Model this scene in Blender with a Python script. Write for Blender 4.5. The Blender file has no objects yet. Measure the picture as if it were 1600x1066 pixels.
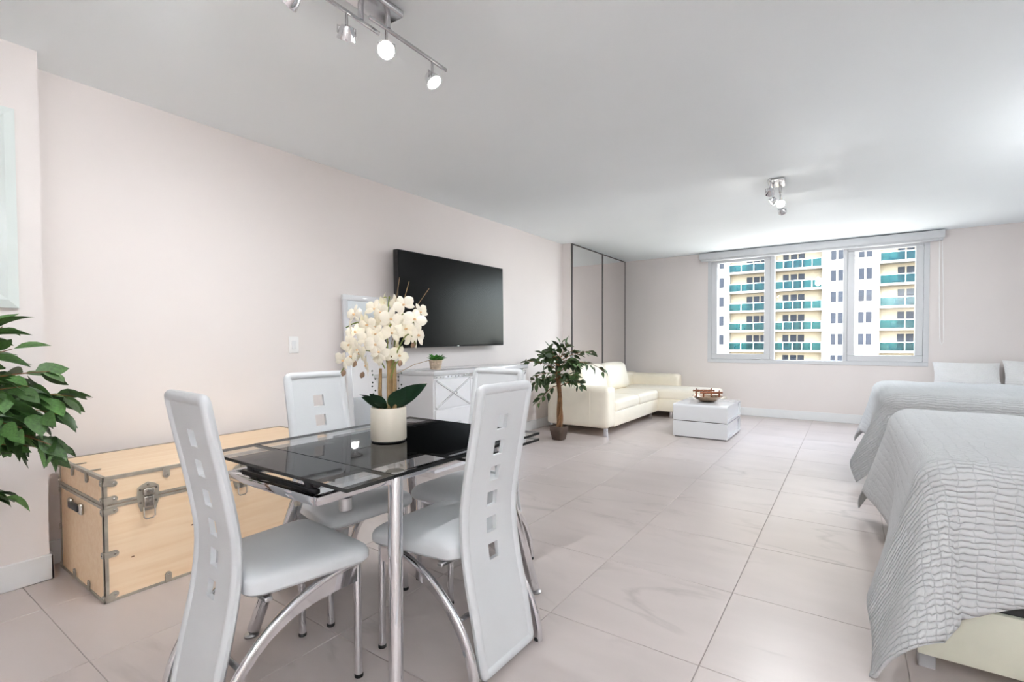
import bpy, bmesh, math, random
from mathutils import Vector, Matrix, Quaternion

SC = bpy.context.scene
COL = SC.collection
PI = math.pi
random.seed(7)

# ------------------------------------------------------------------ camera, world, sun, exposure
CEIL = 2.564          # ceiling height
XL, XR = -3.435, 2.38  # left and right wall planes
YB, YF = 8.30, -2.55   # window wall, rear wall
cam_d = bpy.data.cameras.new('camera')
cam = bpy.data.objects.new('camera', cam_d)
COL.objects.link(cam)
cam_d.sensor_width = 36.0
cam_d.lens = 765.09 * 36.0 / 1600.0
cam_d.shift_y = 18.116 / 1600.0
cam_d.clip_start = 0.05
cam_d.clip_end = 400
_yaw, _pit, _rol = 0.60418, -0.02252, -0.00368
_f = Vector((-math.sin(_yaw) * math.cos(_pit), math.cos(_yaw) * math.cos(_pit), math.sin(_pit)))
_r = Vector((math.cos(_yaw), math.sin(_yaw), 0))
_u = _r.cross(_f)
_r2 = _r * math.cos(_rol) + _u * math.sin(_rol)
_u2 = _u * math.cos(_rol) - _r * math.sin(_rol)
cam.matrix_world = Matrix(((_r2.x, _u2.x, -_f.x, 0), (_r2.y, _u2.y, -_f.y, 0), (_r2.z, _u2.z, -_f.z, 1.16), (0, 0, 0, 1)))
SC.camera = cam

world = bpy.data.worlds.new('World')
SC.world = world
world.use_nodes = True
_wn = world.node_tree.nodes
_wn.clear()
_wo = _wn.new('ShaderNodeOutputWorld')
_wb = _wn.new('ShaderNodeBackground')
_ws = _wn.new('ShaderNodeTexSky')
_ws.sky_type = 'NISHITA'
_ws.sun_disc = False
_ws.sun_elevation = math.radians(48)
_ws.sun_rotation = math.radians(165)
_wb.inputs['Strength'].default_value = 1.05
_wh = _wn.new('ShaderNodeHueSaturation')       # hazy seaside sky
_wh.inputs['Saturation'].default_value = 0.45
world.node_tree.links.new(_ws.outputs['Color'], _wh.inputs['Color'])
world.node_tree.links.new(_wh.outputs['Color'], _wb.inputs['Color'])
world.node_tree.links.new(_wb.outputs['Background'], _wo.inputs['Surface'])

sun_d = bpy.data.lights.new('sun', 'SUN')
sun_d.energy = 4.6
sun_d.angle = math.radians(0.6)
sun_d.color = (1.0, 0.95, 0.87)
sun = bpy.data.objects.new('sun', sun_d)
COL.objects.link(sun)
sun.rotation_euler = (math.radians(52), 0, math.radians(-22))   # shines towards +y, down: lights the tower across the street

portal_d = bpy.data.lights.new('window_portal', 'AREA')
portal_d.shape = 'RECTANGLE'
portal_d.size, portal_d.size_y = 2.9, 1.8
portal_d.cycles.is_portal = True
portal = bpy.data.objects.new('window_portal', portal_d)
COL.objects.link(portal)
portal.location = (-0.53, YB + 0.16, 1.65)
portal.rotation_euler = (math.radians(-90), 0, 0)

FILL_W = 84.0  # watts of the uplights added to lift the ambient light
LAMP_W = 15.5          # watts of one spot head
vs = SC.view_settings
vs.view_transform = 'Standard'
vs.look = 'None'
vs.gamma = 1.0
vs.use_curve_mapping = False
vs.exposure = 1.56
SC.cycles.max_bounces = 14
SC.cycles.diffuse_bounces = 10
SC.cycles.glossy_bounces = 6
SC.cycles.transparent_max_bounces = 16
SC.cycles.sample_clamp_indirect = 6.0
SC.cycles.use_denoising = True
SC.cycles.caustics_reflective = False
SC.cycles.caustics_refractive = False


# ------------------------------------------------------------------ materials
def lin(c):
    return tuple(((v / 255.0) / 12.92 if v / 255.0 <= 0.04045 else ((v / 255.0 + 0.055) / 1.055) ** 2.4) for v in c)


MATS = {}


def mat(name, rgb, rough=0.5, metal=0.0, var=0.04, scale=6.0, bump=0.0, bscale=60.0, coat=0.0, spec=0.5, rnd=0.0, obj=True):
    """Principled surface with a faint procedural mottling and fine relief."""
    m = bpy.data.materials.new(name)
    m.use_nodes = True
    nt = m.node_tree
    b = nt.nodes['Principled BSDF']
    c = lin(rgb)
    tc = nt.nodes.new('ShaderNodeTexCoord')
    nz = nt.nodes.new('ShaderNodeTexNoise')
    nz.inputs['Scale'].default_value = scale
    nz.inputs['Detail'].default_value = 4
    nt.links.new(tc.outputs['Object' if obj else 'Generated'], nz.inputs['Vector'])
    rp = nt.nodes.new('ShaderNodeValToRGB')
    rp.color_ramp.elements[0].position = 0.3
    rp.color_ramp.elements[1].position = 0.7
    rp.color_ramp.elements[0].color = tuple(max(0, v * (1 - var)) for v in c) + (1,)
    rp.color_ramp.elements[1].color = tuple(min(1, v * (1 + var)) for v in c) + (1,)
    nt.links.new(nz.outputs['Fac'], rp.inputs['Fac'])
    out = rp.outputs['Color']
    if rnd:
        oi = nt.nodes.new('ShaderNodeObjectInfo')
        hs = nt.nodes.new('ShaderNodeHueSaturation')
        mr = nt.nodes.new('ShaderNodeMapRange')
        mr.inputs['To Min'].default_value = 1 - rnd
        mr.inputs['To Max'].default_value = 1 + rnd
        nt.links.new(oi.outputs['Random'], mr.inputs['Value'])
        nt.links.new(mr.outputs['Result'], hs.inputs['Value'])
        nt.links.new(out, hs.inputs['Color'])
        out = hs.outputs['Color']
    nt.links.new(out, b.inputs['Base Color'])
    b.inputs['Roughness'].default_value = rough
    b.inputs['Metallic'].default_value = metal
    b.inputs['Specular IOR Level'].default_value = spec
    b.inputs['Coat Weight'].default_value = coat
    b.inputs['Coat Roughness'].default_value = 0.08
    if bump:
        n2 = nt.nodes.new('ShaderNodeTexNoise')
        n2.inputs['Scale'].default_value = bscale
        n2.inputs['Detail'].default_value = 5
        nt.links.new(tc.outputs['Object'], n2.inputs['Vector'])
        bp = nt.nodes.new('ShaderNodeBump')
        bp.inputs['Strength'].default_value = bump
        bp.inputs['Distance'].default_value = 0.004
        nt.links.new(n2.outputs['Fac'], bp.inputs['Height'])
        nt.links.new(bp.outputs['Normal'], b.inputs['Normal'])
    MATS[name] = m
    return m


def glass(name, tint, gl=(1, 1, 1), f0=0.03, f90=0.60, rough=0.0):
    """Pane: tinted see-through plus mirror-like reflection by Fresnel."""
    m = bpy.data.materials.new(name)
    m.use_nodes = True
    nt = m.node_tree
    nt.nodes.clear()
    o = nt.nodes.new('ShaderNodeOutputMaterial')
    mx = nt.nodes.new('ShaderNodeMixShader')
    t = nt.nodes.new('ShaderNodeBsdfTransparent')
    g = nt.nodes.new('ShaderNodeBsdfGlossy')
    lw = nt.nodes.new('ShaderNodeLayerWeight')
    lw.inputs['Blend'].default_value = 0.5
    pw = nt.nodes.new('ShaderNodeMath'); pw.operation = 'POWER'; pw.inputs[1].default_value = 5.0
    fr = nt.nodes.new('ShaderNodeMapRange')
    nt.links.new(lw.outputs['Facing'], pw.inputs[0])
    nt.links.new(pw.outputs[0], fr.inputs['Value'])
    fr.inputs['To Min'].default_value = f0
    fr.inputs['To Max'].default_value = f90
    nz = nt.nodes.new('ShaderNodeTexNoise')
    nz.inputs['Scale'].default_value = 2.0
    mp = nt.nodes.new('ShaderNodeMapRange')
    mp.inputs['To Min'].default_value = rough
    mp.inputs['To Max'].default_value = rough + 0.004
    nt.links.new(nz.outputs['Fac'], mp.inputs['Value'])
    nt.links.new(mp.outputs['Result'], g.inputs['Roughness'])
    t.inputs['Color'].default_value = (*tint, 1)
    g.inputs['Color'].default_value = (*gl, 1)
    nt.links.new(fr.outputs['Result'], mx.inputs['Fac'])
    nt.links.new(t.outputs[0], mx.inputs[1])
    nt.links.new(g.outputs[0], mx.inputs[2])
    nt.links.new(mx.outputs[0], o.inputs['Surface'])
    MATS[name] = m
    return m


def emit(name, rgb, strength):
    m = bpy.data.materials.new(name)
    m.use_nodes = True
    nt = m.node_tree
    b = nt.nodes['Principled BSDF']
    b.inputs['Base Color'].default_value = (*rgb, 1)
    b.inputs['Emission Color'].default_value = (*rgb, 1)
    b.inputs['Emission Strength'].default_value = strength
    MATS[name] = m
    return m


def marble(name, base, vein, rough):
    m = bpy.data.materials.new(name)
    m.use_nodes = True
    nt = m.node_tree
    b = nt.nodes['Principled BSDF']
    N, L = nt.nodes.new, nt.links.new
    geo = N('ShaderNodeNewGeometry')
    oi = N('ShaderNodeObjectInfo')
    ml = N('ShaderNodeVectorMath'); ml.operation = 'SCALE'; ml.inputs['Scale'].default_value = 40.0
    cx = N('ShaderNodeCombineXYZ')
    L(oi.outputs['Random'], cx.inputs[0]); L(oi.outputs['Random'], cx.inputs[2])
    L(cx.outputs[0], ml.inputs[0])
    ad = N('ShaderNodeVectorMath'); ad.operation = 'ADD'
    L(geo.outputs['Position'], ad.inputs[0]); L(ml.outputs[0], ad.inputs[1])
    mp = N('ShaderNodeMapping'); mp.inputs['Rotation'].default_value = (0, 0, 0.6); mp.inputs['Scale'].default_value = (0.6, 1.9, 1.0)
    L(ad.outputs[0], mp.inputs[0])
    n1 = N('ShaderNodeTexNoise'); n1.inputs['Scale'].default_value = 1.5; n1.inputs['Detail'].default_value = 7; n1.inputs['Distortion'].default_value = 0.5
    L(mp.outputs[0], n1.inputs['Vector'])
    # thin veins where the noise crosses its middle value
    s = N('ShaderNodeMath'); s.operation = 'SUBTRACT'; s.inputs[1].default_value = 0.5; L(n1.outputs['Fac'], s.inputs[0])
    a = N('ShaderNodeMath'); a.operation = 'ABSOLUTE'; L(s.outputs[0], a.inputs[0])
    r = N('ShaderNodeMapRange'); r.inputs['From Max'].default_value = 0.030; r.inputs['To Min'].default_value = 0.8; r.inputs['To Max'].default_value = 0.0
    L(a.outputs[0], r.inputs['Value'])
    n2 = N('ShaderNodeTexNoise'); n2.inputs['Scale'].default_value = 2.0; n2.inputs['Detail'].default_value = 3
    L(ad.outputs[0], n2.inputs['Vector'])
    g = N('ShaderNodeMapRange'); g.inputs['From Min'].default_value = 0.50; g.inputs['From Max'].default_value = 0.75; L(n2.outputs['Fac'], g.inputs['Value'])
    v = N('ShaderNodeMath'); v.operation = 'MULTIPLY'; L(r.outputs[0], v.inputs[0]); L(g.outputs[0], v.inputs[1])
    n3 = N('ShaderNodeTexNoise'); n3.inputs['Scale'].default_value = 3.0; n3.inputs['Detail'].default_value = 6; L(mp.outputs[0], n3.inputs['Vector'])
    cr = N('ShaderNodeValToRGB')
    c = lin(base)
    cr.color_ramp.elements[0].position = 0.32; cr.color_ramp.elements[1].position = 0.62
    cr.color_ramp.elements[0].color = (*[x * 0.95 for x in c], 1)
    cr.color_ramp.elements[1].color = (*[x * 1.03 for x in c], 1)
    L(n3.outputs['Fac'], cr.inputs['Fac'])
    mx = N('ShaderNodeMix'); mx.data_type = 'RGBA'
    L(v.outputs[0], mx.inputs['Factor']); L(cr.outputs['Color'], mx.inputs['A']); mx.inputs['B'].default_value = (*lin(vein), 1)
    L(mx.outputs['Result'], b.inputs['Base Color'])
    b.inputs['Roughness'].default_value = rough
    MATS[name] = m
    return m


def wood(name, base, dark, sx=(1.0, 14.0, 14.0), rough=0.45, knots=False, scale=3.0):
    m = bpy.data.materials.new(name)
    m.use_nodes = True
    nt = m.node_tree
    b = nt.nodes['Principled BSDF']
    N, L = nt.nodes.new, nt.links.new
    tc = N('ShaderNodeTexCoord')
    mp = N('ShaderNodeMapping'); mp.inputs['Scale'].default_value = sx
    L(tc.outputs['Object'], mp.inputs[0])
    nz = N('ShaderNodeTexNoise'); nz.inputs['Scale'].default_value = scale; nz.inputs['Detail'].default_value = 6; nz.inputs['Distortion'].default_value = 0.6
    L(mp.outputs[0], nz.inputs['Vector'])
    cr = N('ShaderNodeValToRGB')
    cr.color_ramp.elements[0].position = 0.3; cr.color_ramp.elements[1].position = 0.65
    cr.color_ramp.elements[0].color = (*lin(dark), 1); cr.color_ramp.elements[1].color = (*lin(base), 1)
    L(nz.outputs['Fac'], cr.inputs['Fac'])
    L(cr.outputs['Color'], b.inputs['Base Color'])
    b.inputs['Roughness'].default_value = rough
    MATS[name] = m
    return m


def quilt(name, rgb, pu=0.030, pv=0.036):
    """Cotton coverlet: puffed little quilted cells laid out along the cloth (UV in metres)."""
    m = bpy.data.materials.new(name)
    m.use_nodes = True
    nt = m.node_tree
    b = nt.nodes['Principled BSDF']
    N, L = nt.nodes.new, nt.links.new
    uv = N('ShaderNodeUVMap')
    nz = N('ShaderNodeTexNoise'); nz.inputs['Scale'].default_value = 14.0; nz.inputs['Detail'].default_value = 3
    L(uv.outputs[0], nz.inputs['Vector'])
    sc = N('ShaderNodeVectorMath'); sc.operation = 'SCALE'; sc.inputs['Scale'].default_value = 0.040
    L(nz.outputs['Color'], sc.inputs[0])
    ad = N('ShaderNodeVectorMath'); ad.operation = 'ADD'
    L(uv.outputs[0], ad.inputs[0]); L(sc.outputs[0], ad.inputs[1])
    sp = N('ShaderNodeSeparateXYZ'); L(ad.outputs[0], sp.inputs[0])

    def cell(sock, p):
        a = N('ShaderNodeMath'); a.operation = 'MULTIPLY'; a.inputs[1].default_value = PI / p; L(sock, a.inputs[0])
        s = N('ShaderNodeMath'); s.operation = 'SINE'; L(a.outputs[0], s.inputs[0])
        t = N('ShaderNodeMath'); t.operation = 'ABSOLUTE'; L(s.outputs[0], t.inputs[0])
        q = N('ShaderNodeMath'); q.operation = 'POWER'; q.inputs[1].default_value = 0.4; L(t.outputs[0], q.inputs[0])
        return q.outputs[0]
    wk = N('ShaderNodeMapRange'); wk.inputs['To Min'].default_value = 0.45; wk.inputs['To Max'].default_value = 1.0
    L(cell(sp.outputs[0], pu), wk.inputs['Value'])
    h = N('ShaderNodeMath'); h.operation = 'MULTIPLY'
    L(wk.outputs['Result'], h.inputs[0]); L(cell(sp.outputs[1], pv), h.inputs[1])
    bp = N('ShaderNodeBump'); bp.inputs['Strength'].default_value = 1.0; bp.inputs['Distance'].default_value = 0.006
    L(h.outputs[0], bp.inputs['Height']); L(bp.outputs['Normal'], b.inputs['Normal'])
    c = lin(rgb)
    cr = N('ShaderNodeValToRGB')
    cr.color_ramp.elements[0].color = (*[x * 0.93 for x in c], 1); cr.color_ramp.elements[1].color = (*c, 1)
    L(nz.outputs['Fac'], cr.inputs['Fac']); L(cr.outputs['Color'], b.inputs['Base Color'])
    b.inputs['Roughness'].default_value = 0.9
    b.inputs['Specular IOR Level'].default_value = 0.15
    MATS[name] = m
    return m


mat('wall_paint', (225, 219, 217), 0.85, var=0.012, scale=2.0, bump=0.06, bscale=120, spec=0.2)
mat('ceiling_paint', (241, 247, 250), 0.9, var=0.01, scale=1.5, bump=0.05, bscale=90, spec=0.15)
mat('trim_white', (226, 228, 230), 0.4, var=0.01)
marble('marble_tile', (195, 185, 182), (158, 150, 147), 0.33)
mat('grout', (176, 168, 164), 0.9, var=0.05, scale=20)
mat('window_vinyl', (206, 208, 211), 0.35, var=0.01)
glass('window_glass', (0.97, 0.985, 0.98))
mat('chrome', (225, 225, 228), 0.07, 1.0, var=0.02)
mat('brushed_steel', (190, 190, 192), 0.3, 1.0, var=0.05)
mat('lamp_metal', (205, 205, 207), 0.22, 1.0, var=0.05)
mat('black_rubber', (22, 22, 23), 0.6, var=0.1)
mat('black_plastic', (28, 28, 30), 0.35, var=0.1)
mat('white_leather', (212, 215, 218), 0.42, var=0.02, bump=0.08, bscale=220)
glass('smoked_glass', (0.10, 0.095, 0.10))
glass('clear_glass', (0.90, 0.90, 0.90), f90=0.5)
mat('glass_edge', (20, 21, 22), 0.15, var=0.05)
wood('birch_ply', (240, 214, 182), (232, 201, 164), (14.0, 1.0, 14.0), 0.5)
mat('aged_steel', (168, 160, 147), 0.42, 0.35, var=0.18, scale=18)
mat('nickel', (200, 196, 188), 0.16, 1.0, var=0.1, scale=30)
mat('knot_brown', (96, 66, 44), 0.6, var=0.3, scale=60)
mat('gloss_white', (214, 216, 219), 0.12, var=0.01, coat=0.3)
mat('dresser_white', (230, 231, 234), 0.28, var=0.01)
mat('mirror_silver', (248, 249, 249), 0.02, 1.0, var=0.01)
mat('closet_mirror', (250, 247, 246), 0.015, 1.0, var=0.005)
mat('dark_trim', (96, 92, 92), 0.4, 0.5, var=0.05)
mat('crystal', (235, 238, 240), 0.05, 0.7, var=0.15, scale=90)
mat('tv_screen', (7, 7, 8), 0.22, var=0.05, spec=0.10)
mat('tv_bezel', (30, 30, 32), 0.3, 0.3, var=0.1)
mat('cream_leather', (240, 233, 217), 0.45, var=0.03, bump=0.15, bscale=160)
mat('ceramic_cream', (232, 225, 210), 0.3, var=0.01)
mat('moss', (112, 98, 66), 0.95, var=0.4, scale=60, bump=0.8, bscale=90)
mat('cross_silver', (226, 228, 230), 0.25, 0.5, var=0.02)
mat('petal', (253, 247, 230), 0.6, var=0.03, scale=40)
mat('petal_lip', (232, 196, 150), 0.6, var=0.15, scale=60)
mat('bud', (150, 120, 96), 0.6, var=0.25, scale=40)
mat('stem_green', (120, 134, 66), 0.6, var=0.25, scale=30)
mat('stake_brown', (150, 122, 84), 0.8, var=0.3, scale=30, bump=0.5, bscale=120)
mat('leaf_dark', (28, 52, 36), 0.4, var=0.2, scale=14)
mat('leaf_lime', (168, 178, 62), 0.5, var=0.2, scale=14)
mat('leaf_ficus', (66, 98, 50), 0.45, var=0.35, scale=12, rnd=0.6)
mat('leaf_ficus_far', (66, 90, 50), 0.5, var=0.35, scale=9, rnd=0.55)
mat('leaf_succulent', (66, 134, 52), 0.45, var=0.3, scale=40)
mat('bark', (122, 88, 58), 0.9, var=0.4, scale=26, bump=0.9, bscale=60)
mat('pot_brown', (84, 68, 58), 0.6, var=0.2, scale=20)
mat('basket', (196, 178, 158), 0.85, var=0.2, scale=60, bump=0.5, bscale=90)
mat('soil', (52, 40, 32), 0.95, var=0.4, scale=50, bump=0.6)
mat('bowl_bronze', (176, 150, 126), 0.22, 0.8, var=0.2, scale=14)
wood('handle_wood', (150, 88, 52), (104, 56, 32), (10, 10, 2), 0.4)
quilt('coverlet', (204, 206, 208), 0.046, 0.0205)
quilt('pillow_cotton', (242, 242, 243), 0.012, 0.020)
mat('bed_cream', (216, 216, 200), 0.6, var=0.03)
mat('bed_grey', (168, 168, 170), 0.5, var=0.05)
mat('mattress_white', (226, 226, 226), 0.85, var=0.02)
mat('mattress_dark', (18, 18, 19), 0.8, var=0.1)
mat('ext_white_dimmed', (118, 115, 110), 0.8, var=0.02, scale=0.4)  # facade white darkened in the paint to offset the strong daylight
mat('ext_beige_dimmed', (124, 114, 98), 0.85, var=0.03, scale=0.4)  # facade beige darkened likewise, daylight balance put into the colour
mat('ext_window', (30, 34, 42), 0.5, var=0.3, scale=0.5, spec=0.08)
mat('ext_rail', (210, 226, 228), 0.4, 0.3, var=0.02)
glass('teal_glass', (0.17, 0.42, 0.48), (0.15, 0.3, 0.34))
mat('ext_furniture', (120, 160, 160), 0.6, var=0.2, scale=2)
mat('pale_paving', (182, 176, 166), 0.9, var=0.1, scale=0.2)
emit('led_disc', (1.0, 0.97, 0.92), 40.0)
mat('plastic_white', (236, 236, 236), 0.4, var=0.005)
mat('art_glass', (214, 222, 220), 0.12, var=0.01)


# ------------------------------------------------------------------ mesh builder
class MB:
    def __init__(s):
        s.v, s.f, s.mi, s.uv = [], [], [], None

    def add(s, vs_, fs_, mi=0, M=None):
        o = len(s.v)
        s.v += [tuple(M @ Vector(p)) if M else tuple(p) for p in vs_]
        s.f += [tuple(i + o for i in f) for f in fs_]
        s.mi += [mi] * len(fs_)
        return s

    def box(s, x0, x1, y0, y1, z0, z1, bev=0.0, seg=2, mi=0, M=None):
        if x1 < x0: x0, x1 = x1, x0
        if y1 < y0: y0, y1 = y1, y0
        if z1 < z0: z0, z1 = z1, z0
        bm = bmesh.new()
        bmesh.ops.create_cube(bm, size=1.0)
        for v in bm.verts:
            v.co = Vector(((x0 + x1) / 2 + v.co.x * (x1 - x0), (y0 + y1) / 2 + v.co.y * (y1 - y0), (z0 + z1) / 2 + v.co.z * (z1 - z0)))
        if bev > 0:
            bmesh.ops.bevel(bm, geom=list(bm.edges), offset=bev, segments=seg, profile=0.5, affect='EDGES')
        bm.verts.index_update()
        s.add([v.co.copy() for v in bm.verts], [[v.index for v in f.verts] for f in bm.faces], mi, M)
        bm.free()
        return s

    def tube(s, pts, r, n=10, closed=False, mi=0, M=None, sq=(1, 1), up=None):
        pts = [Vector(p) for p in pts]
        k = len(pts)
        rs = r if isinstance(r, (list, tuple)) else [r] * k
        tans = []
        for i in range(k):
            if closed:
                t = pts[(i + 1) % k] - pts[i - 1]
            else:
                t = pts[min(i + 1, k - 1)] - pts[max(i - 1, 0)]
            tans.append(t.normalized())
        a = Vector(up) if up else (Vector((0, 0, 1)) if abs(tans[0].z) < 0.9 else Vector((1, 0, 0)))
        nrm = (a - tans[0] * a.dot(tans[0])).normalized()
        vs_, fs_ = [], []
        for i in range(k):
            nrm = (nrm - tans[i] * nrm.dot(tans[i])).normalized()
            bi = tans[i].cross(nrm)
            for j in range(n):
                th = 2 * PI * j / n
                vs_.append(pts[i] + (nrm * math.cos(th) * sq[0] + bi * math.sin(th) * sq[1]) * rs[i])
        for i in range(k if closed else k - 1):
            for j in range(n):
                i2 = (i + 1) % k
                fs_.append((i * n + j, i * n + (j + 1) % n, i2 * n + (j + 1) % n, i2 * n + j))
        if not closed:
            fs_.append(tuple(range(n - 1, -1, -1)))
            fs_.append(tuple((k - 1) * n + j for j in range(n)))
        return s.add(vs_, fs_, mi, M)

    def lathe(s, prof, n=28, c=(0, 0, 0), mi=0, M=None, sx=1.0, sy=1.0):
        vs_, fs_ = [], []
        k = len(prof)
        for (r, z) in prof:
            for j in range(n):
                t = 2 * PI * j / n
                vs_.append((c[0] + r * math.cos(t) * sx, c[1] + r * math.sin(t) * sy, c[2] + z))
        for i in range(k - 1):
            for j in range(n):
                fs_.append((i * n + j, i * n + (j + 1) % n, (i + 1) * n + (j + 1) % n, (i + 1) * n + j))
        fs_.append(tuple(range(n - 1, -1, -1)))
        fs_.append(tuple((k - 1) * n + j for j in range(n)))
        return s.add(vs_, fs_, mi, M)

    def loft(s, rings, mi=0, M=None, caps=True):
        n = len(rings[0])
        vs_ = [p for r in rings for p in r]
        fs_ = []
        for i in range(len(rings) - 1):
            for j in range(n):
                fs_.append((i * n + j, i * n + (j + 1) % n, (i + 1) * n + (j + 1) % n, (i + 1) * n + j))
        if caps:
            fs_.append(tuple(range(n - 1, -1, -1)))
            fs_.append(tuple((len(rings) - 1) * n + j for j in range(n)))
        return s.add(vs_, fs_, mi, M)

    def prism(s, poly, a0, a1, axis='x', mi=0, M=None):
        def P(p, a):
            return {'x': (a, p[0], p[1]), 'y': (p[0], a, p[1]), 'z': (p[0], p[1], a)}[axis]
        return s.loft([[P(p, a0) for p in poly], [P(p, a1) for p in poly]], mi, M)

    def cushion(s, x0, x1, y0, y1, z0, z1, r=0.05, puff=0.02, n=12, mi=0, M=None, puffx=0.0):
        bm = bmesh.new()
        bmesh.ops.create_cube(bm, size=2.0)
        bmesh.ops.subdivide_edges(bm, edges=list(bm.edges), cuts=n, use_grid_fill=True)
        h = Vector(((x1 - x0) / 2, (y1 - y0) / 2, (z1 - z0) / 2))
        c = Vector(((x0 + x1) / 2, (y0 + y1) / 2, (z0 + z1) / 2))
        r = min(r, h.x * 0.98, h.y * 0.98, h.z * 0.98)
        for v in bm.verts:
            u = v.co.copy()
            # crowd grid lines towards the rims so that the rounding stays smooth
            w = Vector([math.copysign(1 - (1 - abs(t)) ** 1.35, t) for t in u])
            p = Vector((w.x * h.x, w.y * h.y, w.z * h.z))
            q = Vector([max(-h[i] + r, min(h[i] - r, p[i])) for i in range(3)])
            d = p - q
            if d.length > 1e-9:
                p = q + d.normalized() * r
            if u.z > -0.2:
                p.z += puff * (1 - w.x ** 2) * (1 - w.y ** 2) * max(0, (u.z + 0.2) / 1.2)
            p.x += puffx * (1 - w.z ** 2) * (1 - w.y ** 2) * u.x
            v.co = c + p
        bm.verts.index_update()
        s.add([v.co.copy() for v in bm.verts], [[v.index for v in f.verts] for f in bm.faces], mi, M)
        bm.free()
        return s

    def mesh(s, name, mats, ang=38):
        me = bpy.data.meshes.new(name)
        me.from_pydata([tuple(p) for p in s.v], [], s.f)
        for m in (mats if isinstance(mats, (list, tuple)) else [mats]):
            me.materials.append(MATS[m])
        me.polygons.foreach_set('material_index', s.mi)
        bm = bmesh.new()
        bm.from_mesh(me)
        bmesh.ops.recalc_face_normals(bm, faces=list(bm.faces))
        bm.to_mesh(me)
        bm.free()
        me.polygons.foreach_set('use_smooth', [True] * len(me.polygons))
        me.set_sharp_from_angle(angle=math.radians(ang))
        if s.uv:
            ul = me.uv_layers.new(name='UVMap')
            for lp in me.loops:
                ul.data[lp.index].uv = s.uv[lp.vertex_index]
        me.update()
        return me

    def build(s, name, mats, parent=None, ang=38, off=None):
        if off:
            s.v = [(p[0] - off[0], p[1] - off[1], p[2] - off[2]) for p in s.v]
        o = bpy.data.objects.new(name, s.mesh(name, mats, ang))
        COL.objects.link(o)
        if parent:
            o.parent = parent
        return o


def tag(o, label=None, cat=None, group=None, kind=None):
    if label: o['label'] = label
    if cat: o['category'] = cat
    if group: o['group'] = group
    if kind: o['kind'] = kind
    return o


def thing(name, label, cat, loc=(0, 0, 0), rz=0.0, group=None):
    o = bpy.data.objects.new(name, None)
    o.empty_display_size = 0.1
    COL.objects.link(o)
    o.location = loc
    o.rotation_euler = (0, 0, rz)
    return tag(o, label, cat, group)


def struct(o):
    return tag(o, kind='structure')


def copy_tree(o, parent=None):
    c = o.copy()
    COL.objects.link(c)
    if parent: c.parent = parent
    for ch in list(o.children):
        copy_tree(ch, c)
    return c


def inst(name, mesh, parent, M=None):
    o = bpy.data.objects.new(name, mesh)
    COL.objects.link(o)
    o.parent = parent
    if M is not None:
        o.matrix_basis = M
    return o


def aim(loc, d, roll=0.0, scale=1.0):
    """Matrix that puts local +Y along d at loc."""
    d = Vector(d).normalized()
    q = d.to_track_quat('Y', 'Z')
    return Matrix.Translation(loc) @ q.to_matrix().to_4x4() @ Matrix.Rotation(roll, 4, 'Y') @ Matrix.Scale(scale, 4)


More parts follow.
